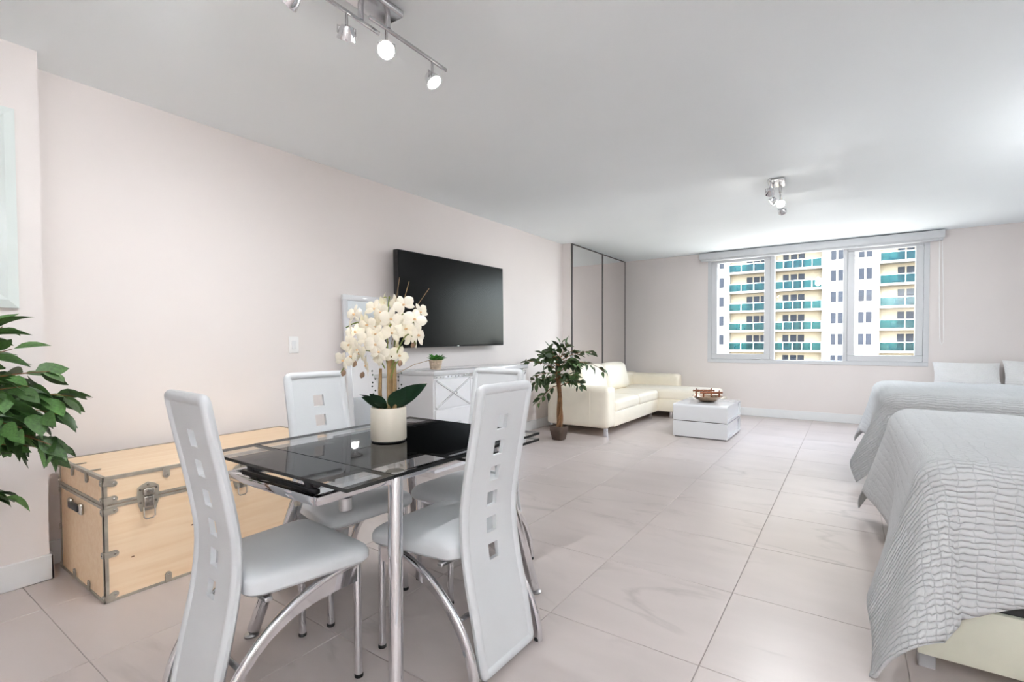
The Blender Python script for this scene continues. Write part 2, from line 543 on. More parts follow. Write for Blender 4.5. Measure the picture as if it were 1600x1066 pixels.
# ------------------------------------------------------------------ room shell
def build_room():
    # floor: grout bed with single marble tiles on it
    g = MB(); g.box(XL - 0.1, XR + 0.1, YF - 0.1, YB + 0.1, -0.12, -0.0035)
    floor = struct(g.build('floor', 'grout'))
    s, x0, y0, gap = 0.6125, -0.4332, 1.7958, 0.003
    cache = {}
    i0 = math.floor((XL - x0) / s); i1 = math.ceil((XR - x0) / s)
    j0 = math.floor((YF - y0) / s); j1 = math.ceil((YB - y0) / s)
    for i in range(i0, i1):
        for j in range(j0, j1):
            a0, a1 = max(x0 + i * s, XL), min(x0 + (i + 1) * s, XR)
            b0, b1 = max(y0 + j * s, YF), min(y0 + (j + 1) * s, YB)
            w, d = a1 - a0 - gap, b1 - b0 - gap
            if w < 0.02 or d < 0.02:
                continue
            key = (round(w, 3), round(d, 3))
            if key not in cache:
                t = MB()
                e = 0.0012
                t.loft([[(-w / 2, -d / 2, -0.01), (w / 2, -d / 2, -0.01), (w / 2, d / 2, -0.01), (-w / 2, d / 2, -0.01)],
                        [(-w / 2, -d / 2, -e), (w / 2, -d / 2, -e), (w / 2, d / 2, -e), (-w / 2, d / 2, -e)],
                        [(-w / 2 + e, -d / 2 + e, 0), (w / 2 - e, -d / 2 + e, 0), (w / 2 - e, d / 2 - e, 0), (-w / 2 + e, d / 2 - e, 0)]])
                cache[key] = t.mesh('tile', 'marble_tile', ang=20)
            inst('tile', cache[key], floor, Matrix.Translation(((a0 + a1) / 2, (b0 + b1) / 2, 0)))
    struct(MB().box(XL - 0.15, XR + 0.15, YF - 0.15, YB + 0.2, CEIL, CEIL + 0.12).build('ceiling', 'ceiling_paint'))
    struct(MB().box(XL - 0.15, XL, YF - 0.15, YB + 0.2, -0.12, CEIL).build('wall_left', 'wall_paint'))
    struct(MB().box(XR, XR + 0.15, YF - 0.15, YB + 0.2, -0.12, CEIL).build('wall_right', 'wall_paint'))
    struct(MB().box(XL, XR, YF - 0.15, YF, -0.12, CEIL).build('wall_rear', 'wall_paint'))
    # pier that steps out of the left wall beside the trunk
    struct(MB().box(XL, -3.233, YF, 0.670, 0, CEIL).build('wall_pier', 'wall_paint'))
    # closet bulkhead behind the mirrored doors
    struct(MB().box(XL, -3.300, 6.262, YB, 0, CEIL).build('wall_closet', 'wall_paint'))
    # window wall around the opening
    wx0, wx1, wz0, wz1 = -1.89, 0.838, 0.815, 2.475
    w = MB()
    w.box(XL, wx0, YB, YB + 0.2, -0.12, CEIL)
    w.box(wx1, XR, YB, YB + 0.2, -0.12, CEIL)
    w.box(wx0, wx1, YB, YB + 0.2, -0.12, wz0)
    w.box(wx0, wx1, YB, YB + 0.2, wz1, CEIL)
    struct(w.build('wall_window', 'wall_paint'))
    # baseboards
    def bb(name, segs):
        m = MB()
        for (x0, x1, y0, y1) in segs:
            m.box(x0, x1, y0, y1, 0, 0.125, 0.004, 1)
        struct(m.build(name, 'trim_white'))
    bb('baseboard_left', [(XL, XL + 0.014, 0.67, 6.262)])
    bb('baseboard_window', [(-3.28, XR, YB - 0.014, YB)])
    bb('baseboard_pier', [(-3.233, -3.218, YF, 0.684), (XL, -3.218, 0.670, 0.684)])
    bb('baseboard_right', [(XR - 0.014, XR, YF, YB - 0.014)])

    # window: outer frame, mullions, two casement sashes and a fixed middle light
    win = struct(thing('window_1', None, None, (0, 0, 0)))
    f = MB()
    t = 0.055
    ya, yb = YB - 0.012, YB + 0.10
    tt = 0.030
    f.box(wx0, wx1, ya, yb, wz0, wz0 + t, 0.004, 1); f.box(wx0, wx1, ya, yb, wz1 - tt, wz1, 0.004, 1)
    f.box(wx0, wx0 + t, ya, yb, wz0 + t, wz1 - tt); f.box(wx1 - t, wx1, ya, yb, wz0 + t, wz1 - tt)
    f.build('window_frame', 'window_vinyl', win)
    m1, m2 = (-0.995, -0.94), (-0.087, -0.038)
    for (a, b) in (m1, m2):
        MB().box(a, b, ya + 0.005, yb, wz0 + t, wz1 - tt, 0.004, 1).build('mullion', 'window_vinyl', win)
    def sash(a, b, z0, z1, wd, wt=0.056):
        q = MB(); y0, y1 = YB + 0.005, YB + 0.07
        q.box(a, b, y0, y1, z0, z0 + wd, 0.005, 1); q.box(a, b, y0, y1, z1 - wt, z1, 0.005, 1)
        q.box(a, a + wd, y0, y1, z0 + wd, z1 - wt, 0.005, 1); q.box(b - wd, b, y0, y1, z0 + wd, z1 - wt, 0.005, 1)
        so = q.build('sash', 'window_vinyl', win)
        MB().box(a + wd, b - wd, YB + 0.036, YB + 0.042, z0 + wd, z1 - wt).build('pane', 'window_glass', so)
    sash(wx0 + t, m1[0], wz0 + t, wz1 - tt, 0.085)
    MB().box(m1[1], m2[0], YB + 0.05, YB + 0.056, wz0 + t, wz1 - tt).build('pane', 'window_glass', win)
    sash(m2[1], wx1 - t, wz0 + t, wz1 - tt, 0.085)
    MB().box(-1.25, -1.12, YB - 0.02, YB + 0.0, wz0 + t + 0.005, wz0 + t + 0.02, 0.003, 1).build('latch', 'window_vinyl', win)


build_room()


# ------------------------------------------------------------------ the tower across the street
def build_tower():
    D = 80.0
    S = D / 70.0
    fz = lambda z: 1.16 + (z - 1.16) * S
    root = thing('apartment_tower', 'white and beige high-rise with teal glass balconies outside the window', 'building', (0, D + 8, fz(-22)))
    off = (0, D + 8, fz(-22))
    B = lambda m, n, mt, p=root: m.build(n, mt, p, off=off)
    xa, xb = -30.0, 22.0
    zb, zt = -22.0, 32.0
    B(MB().box(xa * S, xb * S, D + 0.9, D + 16, fz(zb), fz(zt)), 'core', 'ext_beige_dimmed')
    # white pilaster walls that stand forward of the balconies
    walls = [(-20.5, -13.2), (-8.75, -7.9), (-2.85, 2.72), (9.5, 15.0)]
    for (a, b) in walls:
        B(MB().box(a * S, b * S, D, D + 1.0, fz(zb), fz(zt)), 'wall', 'ext_white_dimmed')
    bays = [(-13.2, -8.75), (-7.9, -2.85), (2.72, 9.5)]
    doors = {0: [(-11.26, -10.57), (-10.42, -9.75), (-9.60, -8.95)], 1: [(-7.07, -6.43), (-6.22, -5.53), (-5.39, -4.71)], 2: [(4.39, 5.01), (5.18, 5.84), (6.0, 6.66)]}
    wins = [(-14.48, -13.92), (-1.94, -1.43), (-1.24, -0.75), (0.75, 1.29), (1.47, 2.01)]
    W1 = {}
    for k in range(-4, 5):
        z = 4.79 + 2.53 * k
        for bi, (a, b) in enumerate(bays):
            B(MB().box(a * S, b * S, D - 0.75, D + 0.95, fz(z), fz(z + 0.25)), 'balcony_slab', 'ext_white_dimmed')
            for (p, q) in doors[bi]:
                d = B(MB().box(p * S, q * S, D + 0.84, D + 0.9, fz(z + 0.25), fz(z + 2.14)), 'sliding_door', 'ext_window')
            n = 3 if bi != 1 else 5
            for i in range(n):
                p, q = a + (b - a) * i / n, a + (b - a) * (i + 1) / n
                B(MB().box((p + 0.03) * S, (q - 0.03) * S, D - 0.68, D - 0.65, fz(z + 0.27), fz(z + 1.17)), 'railing_pane', 'teal_glass')
            r = MB()
            r.box(a * S, b * S, D - 0.71, D - 0.62, fz(z + 1.17), fz(z + 1.235))
            for i in range(n + 1):
                p = a + (b - a) * i / n
                r.box((p - 0.03) * S, (p + 0.03) * S, D - 0.70, D - 0.63, fz(z + 0.25), fz(z + 1.2))
            B(r, 'handrail', 'ext_rail')
            if k > -3:
                rr = random.Random(k * 7 + bi)
                lx = a + 0.5 + rr.random() * 0.9
                c = MB()
                c.box(lx * S, (lx + 1.1) * S, D - 0.25, D + 0.35, fz(z + 0.45), fz(z + 0.56))
                c.box(lx * S, (lx + 0.12) * S, D - 0.25, D + 0.35, fz(z + 0.25), fz(z + 0.95))
                c.box((lx + 1.0) * S, (lx + 1.08) * S, D - 0.25, D + 0.35, fz(z + 0.25), fz(z + 0.5))
                B(c, 'balcony_lounger', 'ext_furniture')
        for (p, q) in wins:
            B(MB().box(p * S, q * S, D - 0.03, D + 0.05, fz(z + 0.92), fz(z + 2.2)), 'window', 'ext_window')
            
    g = MB().box(-160, 160, 8.8, 160, fz(zb) - 0.4, fz(zb))
    tag(struct(g.build('ground', 'pale_paving')))


build_tower()


# ------------------------------------------------------------------ mirrored closet panels, blind, wall bits
def build_wall_bits():
    for (y0, y1, lab) in ((6.275, 7.318, 'tall mirrored closet panel nearer the ficus, behind the sofa arm'),
                          (7.322, 8.285, 'tall mirrored closet panel in the corner beside the window wall')):
        t = thing('mirror_panel', lab, 'mirror', (-3.29, (y0 + y1) / 2, 0), group='mirrored closet panels')
        o = (-3.29, (y0 + y1) / 2, 0)
        MB().box(-3.298, -3.282, y0 + 0.012, y1 - 0.012, 0.02, CEIL - 0.02).build('mirror_sheet', 'closet_mirror', t, off=o)
        f = MB()
        f.box(-3.299, -3.276, y0, y0 + 0.012, 0.0, CEIL - 0.004); f.box(-3.299, -3.276, y1 - 0.012, y1, 0.0, CEIL - 0.004)
        f.box(-3.299, -3.277, y0 + 0.012, y1 - 0.012, CEIL - 0.020, CEIL - 0.005); f.box(-3.299, -3.277, y0 + 0.012, y1 - 0.012, 0.001, 0.02)
        f.build('trim_strip', 'dark_trim', t, off=o)
    # roller blind cassette along the ceiling, with its cord
    o = (-0.515, 8.24, 2.45)
    t = thing('roller_blind', 'white roller blind cassette above the window', 'blind', o)
    MB().box(-2.0, 0.972, 8.18, 8.299, 2.452, 2.552, 0.006, 2).build('cassette', 'window_vinyl', t, off=o)
    MB().box(-1.985, 0.957, 8.20, 8.28, 2.425, 2.452, 0.004, 1).build('bottom_bar', 'window_vinyl', t, off=o)
    c = MB()
    c.tube([(0.925, 8.24, 2.45), (0.93, 8.25, 1.7), (0.945, 8.255, 1.14), (0.962, 8.257, 1.10), (0.982, 8.255, 1.14), (0.972, 8.25, 1.7), (0.95, 8.24, 2.45)], 0.004, 6)
    c.build('cord', 'plastic_white', t, off=o)
    # light switch
    o = (XL, 2.09, 1.08)
    t = thing('light_switch', 'white light switch plate on the wall above the trunk', 'switch', o)
    MB().box(XL, XL + 0.008, 2.052, 2.130, 1.08, 1.205, 0.003, 2).build('plate', 'plastic_white', t, off=o)
    MB().box(XL + 0.006, XL + 0.014, 2.074, 2.108, 1.112, 1.172, 0.003, 2).build('rocker', 'trim_white', t, off=o)
    # bevelled white frame hung on the pier
    o = (-3.22, 0.3, 1.32)
    t = thing('wall_frame', 'white bevelled wall frame hung on the pier above the ficus', 'picture frame', o)
    y1, y0, z0, z1 = 0.582, -0.45, 1.325, 2.25
    xa = -3.233
    f = MB()
    w = 0.075
    A = [(xa, y0, z0), (xa, y1, z0), (xa, y1, z1), (xa, y0, z1)]
    def ring(x, i):
        return [(x, y0 + i, z0 + i), (x, y1 - i, z0 + i), (x, y1 - i, z1 - i), (x, y0 + i, z1 - i)]
    f.loft([ring(xa + 0.001, 0), ring(xa + 0.022, 0), ring(xa + 0.034, w * 0.5), ring(xa + 0.018, w), ring(xa + 0.001, w)], caps=False)
    f.build('frame', 'art_glass', t, off=o, ang=15)
    MB().box(xa + 0.002, xa + 0.014, y0 + w - 0.005, y1 - w + 0.005, z0 + w - 0.005, z1 - w + 0.005).build('panel', 'mirror_silver', t, off=o)


build_wall_bits()


# ------------------------------------------------------------------ track lights
def build_track_light(name, label, loc, rz, heads, watts, cone=124):
    t = thing(name, label, 'ceiling light', loc, rz, 'ceiling track lights')
    MB().box(-0.065, 0.065, -0.11, 0.11, -0.030, 0, 0.012, 3).build('canopy', 'lamp_metal', t)
    for s in (-1, 1):
        MB().tube([(0.025 * s, 0.05 * s, -0.03), (0.025 * s, 0.05 * s, -0.09)], 0.012, 12).build('pivot', 'lamp_metal', t)
    for s in (-1, 1):
        b = MB()
        y0, y1 = (0.05 - 0.1) * s, 0.42 * s
        b.box(0.025 * s - 0.006, 0.025 * s + 0.006, y0, y1, -0.104, -0.088, 0.003, 1)
        b.build('track_bar', 'lamp_metal', t)
    for (x, y, dx, dy, dz) in heads:
        d = Vector((dx, dy, dz)).normalized()
        p0 = Vector((x, y, -0.104)); p1 = Vector((x, y, -0.155))
        h = MB()
        h.tube([p0, p1], 0.006, 8)
        yoke = Vector((-d.y, d.x, 0)).normalized() * 0.034
        c = p1 + Vector((0, 0, -0.03))
        h.tube([c + yoke, c + yoke + Vector((0, 0, 0.028)), p1, c - yoke + Vector((0, 0, 0.028)), c - yoke], 0.003, 6)
        ho = h.build('head', 'lamp_metal', t)
        q = d.to_track_quat('Z', 'Y').to_matrix().to_4x4()
        Mx = Matrix.Translation(c) @ q
        sh = MB(); sh.lathe([(0.010, -0.032), (0.022, -0.030), (0.030, -0.012), (0.036, 0.012), (0.037, 0.018), (0.033, 0.018), (0.032, 0.012)], 20, M=Mx)
        sh.build('lamp_cup', 'chrome', ho)
        ds = MB(); ds.lathe([(0.0315, 0.012), (0.0315, 0.0165), (0.02, 0.019)], 20, M=Mx)
        ds.build('bulb', 'led_disc', ho)
        ld = bpy.data.lights.new('spot_bulb', 'SPOT')
        ld.energy = watts
        ld.spot_size = math.radians(cone)
        ld.spot_blend = 1.0
        ld.shadow_soft_size = 0.05
        ld.color = (0.955, 0.985, 1.0)
        lo = bpy.data.objects.new('bulb_light', ld)
        COL.objects.link(lo)
        lo.parent = t
        lo.matrix_basis = Matrix.Translation(c + d * 0.035) @ (-d).to_track_quat('Z', 'Y').to_matrix().to_4x4()
    return t


build_track_light('track_light', 'steel ceiling track light with lit spots above the dining table', (-1.63, 1.37, CEIL), 0.02,
                  [(0.025, 0.04, 0.75, -0.75, -0.62), (0.025, 0.32, 0.5, 0.1, -0.72), (-0.025, -0.12, -0.5, 0.3, -0.7), (-0.025, -0.36, -0.9, -0.2, -0.62)], LAMP_W)
build_track_light('track_light', 'small steel ceiling track light near the window above the open floor', (-0.545, 4.90, CEIL), 0.05,
                  [(0.025, 0.06, 0.35, -0.85, -0.62), (0.025, 0.36, 0.3, 0.9, -0.62), (-0.025, -0.06, -0.85, 0.1, -0.62), (-0.025, -0.36, -0.3, 0.85, -0.62)], LAMP_W * 2.2, 112)


# ------------------------------------------------------------------ uplights added out of view to brighten ceiling and room
def build_fill_uplight(label, loc, watts):
    t = thing('fill_lamp', label, 'added fill lamp', loc, group='added fill uplights')
    MB().lathe([(0.14, 0.0), (0.14, 0.012), (0.02, 0.028), (0.012, 0.04)], 28).build('base', 'brushed_steel', t)
    MB().tube([(0, 0, 0.03), (0, 0, 1.620)], 0.011, 12).build('pole', 'brushed_steel', t)
    MB().lathe([(0.012, 1.580), (0.05, 1.600), (0.13, 1.660), (0.17, 1.740), (0.166, 1.742), (0.12, 1.672), (0.04, 1.616), (0.01, 1.610)], 32).build('shade', 'plastic_white', t)
    MB().lathe([(0.02, 1.620), (0.035, 1.640), (0.03, 1.675), (0.01, 1.690)], 16).build('bulb', 'led_disc', t)
    ld = bpy.data.lights.new('uplight', 'AREA')
    ld.shape = 'DISK'
    ld.size = 0.30
    ld.energy = watts
    ld.color = (0.955, 0.985, 1.0)
    lo = bpy.data.objects.new('uplight', ld)
    COL.objects.link(lo)
    lo.parent = t
    lo.location = (0, 0, 1.735)
    ld.spread = math.radians(150)
    lo.rotation_euler = (PI, 0, 0)
    return t


build_fill_uplight('added unseen fill uplight between the two bed heads', (2.08, 4.36, 0), FILL_W * 0.09)
build_fill_uplight('added unseen fill uplight in the rear corner of the room', (1.75, -1.7, 0), FILL_W)


# ------------------------------------------------------------------ plywood trunk
def build_trunk():
    o = (-3.03, 1.335, 0)
    t = thing('storage_trunk', 'birch plywood storage trunk with steel edges and latches against the left wall', 'trunk', o)
    x0, x1, y0, y1 = -3.350, -2.713, 0.742, 1.928
    zs, H = 0.437, 0.560
    B = lambda m, n, mt, p=t, **k: m.build(n, mt, p, off=o, **k)
    body = B(MB().box(x0, x1, y0, y1, 0.006, zs - 0.002, 0.003, 1), 'body', 'birch_ply')
    lid = B(MB().box(x0, x1, y0, y1, zs + 0.002, H, 0.004, 1), 'lid', 'birch_ply')
    e = 0.0035
    # vertical corner strips (body and lid) : L angles
    for sx in (0, 1):
        for sy in (0, 1):
            cx = x1 if sx else x0; cy = y1 if sy else y0
            ix = -1 if sx else 1; iy = -1 if sy else 1
            m = MB()
            ee = e - 0.0008
            m.box(cx - ix * ee, cx + ix * 0.014, cy - iy * ee, cy + iy * 0.0005, 0.001, H - 0.004)
            m.box(cx - ix * ee, cx + ix * 0.0005, cy - iy * ee, cy + iy * 0.014, 0.001, H - 0.004)
            B(m, 'edge_strip', 'aged_steel')
    # horizontal strips: bottom, seam, top
    for (za, zb_) in ((0.0, 0.012), (zs - 0.017, zs - 0.003), (zs + 0.001, zs + 0.013), (H - 0.012, H + e)):
        m = MB()
        m.box(x1 - 0.0005, x1 + e, y0 - e, y1 + e, za, zb_); m.box(x0 - e, x0 + 0.0005, y0 - e, y1 + e, za, zb_)
        m.box(x0 - e, x1 + e, y0 - e, y0 + 0.0005, za, zb_); m.box(x0 - e, x1 + e, y1 - 0.0005, y1 + e, za, zb_)
        if zb_ > H:
            w = 0.012
            m.box(x1 - w, x1, y0, y1, H, H + e); m.box(x0, x0 + w, y0, y1, H, H + e)
            m.box(x0, x1, y0, y0 + w, H, H + e); m.box(x0, x1, y1 - w, y1, H, H + e)
        B(m, 'edge_strip', 'aged_steel')
    # rounded clips with a rivet
    def clip(x, y, z, face, d, L=0.034):
        """face 'f' = front (+x), 'e' = near end (-y); d = direction in face plane (a, z)"""
        a = Vector((d[0], d[1])).normalized(); n = Vector((-a.y, a.x)); w = 0.014
        pts = [-a * 0.008 + n * w, -a * 0.008 - n * w] + [a * (L - w) + a * (w * math.sin(tt)) - n * (w * math.cos(tt)) for tt in [i * PI / 8 for i in range(9)]]
        M = MB()
        if face == 'f':
            M.prism([(y + p.x, z + p.y) for p in pts], x1 + e - 0.001, x1 + e + 0.0035, 'x')
            rv = MB().lathe([(0.0055, 0), (0.005, 0.002), (0.003, 0.0035)], 10, M=Matrix.Translation((x1 + e + 0.003, y + a.x * (L - w), z + a.y * (L - w))) @ Matrix.Rotation(PI / 2, 4, 'Y'))
        else:
            M.prism([(x + p.x, z + p.y) for p in pts], y0 - e - 0.0035, y0 - e + 0.001, 'y')
            rv = MB().lathe([(0.0055, 0), (0.005, 0.002), (0.003, 0.0035)], 10, M=Matrix.Translation((x + a.x * (L - w), y0 - e - 0.003, z + a.y * (L - w))) @ Matrix.Rotation(PI / 2, 4, 'X'))
        co = B(M, 'corner_clip', 'aged_steel')
        B(rv, 'rivet', 'nickel', co)
    for z, dz in ((0.018, 0.5), (0.215, 0.0), (zs - 0.03, 0.1), (zs + 0.022, 0.1), (H - 0.022, -0.25)):
        clip(0, y0 + 0.006, z, 'f', (1, dz), 0.045)
        clip(0, y1 - 0.006, z, 'f', (-1, dz), 0.045)
        clip(x1 - 0.006, 0, z, 'e', (-1, dz * 0.5), 0.020)
        clip(x0 + 0.006, 0, z, 'e', (1, dz * 0.5), 0.020)
    for y in (0.985, 1.335, 1.69):
        clip(0, y, 0.012, 'f', (0, 1), 0.040)
        clip(0, y, H - 0.010, 'f', (0, -1), 0.040)
    for x in (-3.13, -2.92):
        clip(x, 0, 0.012, 'e', (0, 1), 0.040)
        clip(x, 0, H - 0.010, 'e', (0, -1), 0.040)
        m = MB(); m.box(x - 0.006, x + 0.006, y0, y0 + 0.05, H + e - 0.001, H + e + 0.002); B(m, 'corner_clip', 'aged_steel')
    # wood knots
    for (y, z) in ((0.845, 0.175), (1.095, 0.245), (1.20, 0.32)):
        B(MB().lathe([(0.008, 0), (0.007, 0.0012)], 12, sx=0.4, M=Matrix.Translation((x1 - 0.0002, y, z)) @ Matrix.Rotation(PI / 2, 4, 'Y')), 'wood_knot', 'knot_brown', body)
    # latches: escutcheon plate, hasp cover and drop catch
    for y in (0.908, 1.335, 1.762):
        xf = x1 + e
        lt = B(MB().prism([(y + a, zs + b) for a, b in ((0.0, 0.072), (0.028, 0.060), (0.042, 0.048), (0.044, 0.02), (0.040, -0.030), (0.030, -0.062), (-0.030, -0.062), (-0.040, -0.030), (-0.044, 0.02), (-0.042, 0.048), (-0.028, 0.060))], xf, xf + 0.005, 'x'), 'latch', 'aged_steel')
        B(MB().box(xf + 0.004, xf + 0.024, y - 0.024, y + 0.024, zs + 0.012, zs + 0.046, 0.007, 3), 'hasp', 'nickel', lt)
        B(MB().box(xf + 0.004, xf + 0.020, y - 0.021, y + 0.021, zs - 0.046, zs + 0.008, 0.006, 3), 'catch', 'nickel', lt)
        lp = MB(); lp.tube([(xf + 0.014, y - 0.022, zs - 0.04), (xf + 0.016, y - 0.022, zs - 0.088), (xf + 0.016, y - 0.014, zs - 0.098), (xf + 0.016, y + 0.014, zs - 0.098), (xf + 0.016, y + 0.022, zs - 0.088), (xf + 0.014, y + 0.022, zs - 0.04)], 0.0035, 8)
        B(lp, 'bail', 'nickel', lt)
        for (a, b) in ((0, 0.058), (0.031, 0.04), (-0.031, 0.04), (0.031, -0.02), (-0.031, -0.02)):
            B(MB().lathe([(0.006, 0), (0.004, 0.003)], 10, M=Matrix.Translation((xf + 0.005, y + a, zs + b)) @ Matrix.Rotation(PI / 2, 4, 'Y')), 'rivet', 'nickel', lt)
    # leather end handle
    hx, hz = -3.075, 0.372
    h = B(MB().box(hx - 0.068, hx + 0.068, y0 - 0.022, y0 - 0.006, hz - 0.016, hz + 0.016, 0.006, 2), 'handle', 'black_plastic')
    for s in (-1, 1):
        B(MB().box(hx + s * 0.078 - 0.022, hx + s * 0.078 + 0.022, y0 - 0.016, y0, hz - 0.026, hz + 0.026, 0.007, 2), 'handle_loop', 'nickel', h)


build_trunk()


# ------------------------------------------------------------------ dining chairs
def chair_profile(z):
    """local y of the tall back panel: waist pushed forward, top and foot swept back"""
    pts = [(0.03, -0.452), (0.18, -0.425), (0.35, -0.388), (0.46, -0.372), (0.56, -0.369), (0.68, -0.385), (0.80, -0.408), (0.90, -0.428), (1.006, -0.447)]
    if z <= pts[0][0]:
        return pts[0][1]
    for i in range(len(pts) - 1):
        if z <= pts[i + 1][0]:
            a, b = pts[i], pts[i + 1]
            p0 = pts[max(i - 1, 0)]; p3 = pts[min(i + 2, len(pts) - 1)]
            u = (z - a[0]) / (b[0] - a[0])
            m1 = (b[1] - p0[1]) / (b[0] - p0[0]) * (b[0] - a[0]); m2 = (p3[1] - a[1]) / (p3[0] - a[0]) * (b[0] - a[0])
            return (2 * u ** 3 - 3 * u * u + 1) * a[1] + (u ** 3 - 2 * u * u + u) * m1 + (-2 * u ** 3 + 3 * u * u) * b[1] + (u ** 3 - u * u) * m2
    return pts[-1][1]


def make_chair(label, loc, rz):
    t = thing('dining_chair', label, 'chair', loc, rz, 'white dining chairs around the glass table')
    # back panel with six square openings
    hw = 0.140
    zt, zb = 0.998, 0.038
    holes = [(0.875 - 0.0945 * i) for i in range(6)]
    hh, hx = 0.027, 0.027
    zset = {zb, zt}
    for h in holes:
        zset |= {h - hh, h + hh}
    k = zb
    while k < zt:
        if min(abs(k - q) for q in zset) > 0.012:
            zset.add(k)
        k += 0.028
    zs = sorted(zset)
    xs = [-hw, -0.09, -hx, hx, 0.09, hw]
    th = 0.008
    V, F, idx = [], [], {}
    for si, s in enumerate((1, -1)):
        for i, x in enumerate(xs):
            for j, z in enumerate(zs):
                idx[(si, i, j)] = len(V)
                V.append((x, chair_profile(z) + s * th, z))
    def hole(i, j):
        return i == 2 and any(h - hh - 1e-6 <= zs[j] and zs[j + 1] <= h + hh + 1e-6 for h in holes)
    nx, nz = len(xs) - 1, len(zs) - 1
    for i in range(nx):
        for j in range(nz):
            if hole(i, j):
                continue
            for s in (0, 1):
                F.append((idx[(s, i, j)], idx[(s, i + 1, j)], idx[(s, i + 1, j + 1)], idx[(s, i, j + 1)]))
            for (di, dj, e) in ((-1, 0, ((i, j), (i, j + 1))), (1, 0, ((i + 1, j), (i + 1, j + 1))), (0, -1, ((i, j), (i + 1, j))), (0, 1, ((i, j + 1), (i + 1, j + 1)))):
                a, b = i + di, j + dj
                if a < 0 or a >= nx or b < 0 or b >= nz or hole(a, b):
                    F.append((idx[(0, *e[0])], idx[(0, *e[1])], idx[(1, *e[1])], idx[(1, *e[0])]))
    MB().add(V, F).build('backrest', 'white_leather', t, ang=45)
    # padded rim round the panel
    path = []
    cr = 0.014
    w = hw
    nseg = 26
    for q in range(nseg + 1):
        path.append((w, zb + cr + (zt - zb - 2 * cr) * q / nseg))
    for a in (30, 60):
        path.append((w - cr + cr * math.cos(math.radians(a)), zt - cr + cr * math.sin(math.radians(a))))
    for q in range(5):
        path.append((w - cr - (2 * w - 2 * cr) * q / 4, zt))
    for a in (120, 150):
        path.append((-w + cr + cr * math.cos(math.radians(a)), zt - cr + cr * math.sin(math.radians(a))))
    for q in range(nseg + 1):
        path.append((-w, zt - cr - (zt - zb - 2 * cr) * q / nseg))
    for a in (210, 240):
        path.append((-w + cr + cr * math.cos(math.radians(a)), zb + cr + cr * math.sin(math.radians(a))))
    for q in range(5):
        path.append((-w + cr + (2 * w - 2 * cr) * q / 4, zb))
    for a in (300, 330):
        path.append((w - cr + cr * math.cos(math.radians(a)), zb + cr + cr * math.sin(math.radians(a))))
    MB().tube([(x, chair_profile(z), z) for x, z in path], 0.0165, 10, closed=True, up=(0, 1, 0), sq=(1.0, 1.1)).build('rim', 'white_leather', t)
    # upholstered seat
    def outline(inset, z):
        pts = []
        w0, w1, ya, yb, r = 0.185 - inset, 0.225 - inset, -0.352 + inset, 0.050 - inset, 0.055
        cs = [(w1, yb, 0), (-w1, yb, 90), (-w0, ya, 180), (w0, ya, 270)]
        for (x, y, a0) in cs:
            sx = 1 if x > 0 else -1; sy = 1 if y > 0 - 0.15 else -1
            for q in range(6):
                a = math.radians(a0 + 90 * q / 5)
                pts.append((x - sx * r + r * math.cos(a), y - sy * r + r * math.sin(a), z + (0.0 if z < 0.44 else -0.012 * max(0, (y - 0.0) / 0.05))))
        return pts
    MB().loft([outline(0.03, 0.402), outline(0.008, 0.405), outline(0.0, 0.415), outline(0.0, 0.445), outline(0.006, 0.458), outline(0.022, 0.467), outline(0.06, 0.473), outline(0.11, 0.476)]).build('seat', 'white_leather', t)
    # chromed frame: arch + front leg on each side, rails underneath
    for s in (-1, 1):
        x = 0.190 * s
        ar = MB()
        n = 16
        outer = [(-0.462 * math.sin(a), 0.405 * math.cos(a)) for a in [PI / 2 * i / n for i in range(n + 1)]]
        inner = [(-(0.462 - 0.020) * math.sin(a), (0.405 - 0.020 - 0.045 * math.cos(a) ** 6) * math.cos(a)) for a in [PI / 2 * i / n for i in range(n, -1, -1)]]
        ar.prism(outer + inner, x - 0.011, x + 0.011, 'x')
        ar.tube([(x, p[0], p[1] - 0.004) for p in outer], 0.0135, 10)
        a = ar.build('arch', 'chrome', t)
        MB().lathe([(0.016, 0.0), (0.016, 0.010), (0.013, 0.012)], 12, (x, -0.455, 0)).build('foot_cap', 'black_rubber', a)
        lg = MB().tube([(x, 0.0, 0.405), (x, 0.003, 0.008)], 0.0135, 12).build('leg', 'chrome', t)
        MB().lathe([(0.015, 0.0), (0.015, 0.010), (0.013, 0.013)], 12, (x, 0.003, 0)).build('foot_cap', 'black_rubber', lg)
    for (y, z) in ((-0.03, 0.388), (-0.30, 0.388)):
        MB().box(-0.19, 0.19, y - 0.012, y + 0.012, z, z + 0.014, 0.003, 1).build('seat_rail', 'brushed_steel', t)
    MB().tube([(-0.19, -0.383, 0.225), (0.19, -0.383, 0.225)], 0.009, 10).build('back_rail', 'chrome', t)
    return t


ch = make_chair('white chair at the near end, its tall slotted back beside the trunk', (-1.583, 1.085, 0), math.radians(-4))
for lab, loc, rz in (('white chair on the open-floor side, its back panel reaching down to the tiles', (-1.447, 1.420, 0), math.radians(89)),
                     ('white chair on the wall side of the table, in front of the trunk', (-1.725, 1.395, 0), math.radians(-95)),
                     ('white chair at the far end of the table, nearest the dresser', (-1.535, 1.712, 0), math.radians(185.7))):
    c = copy_tree(ch)
    c.location = loc
    c.rotation_euler = (0, 0, rz)
    c['label'] = lab


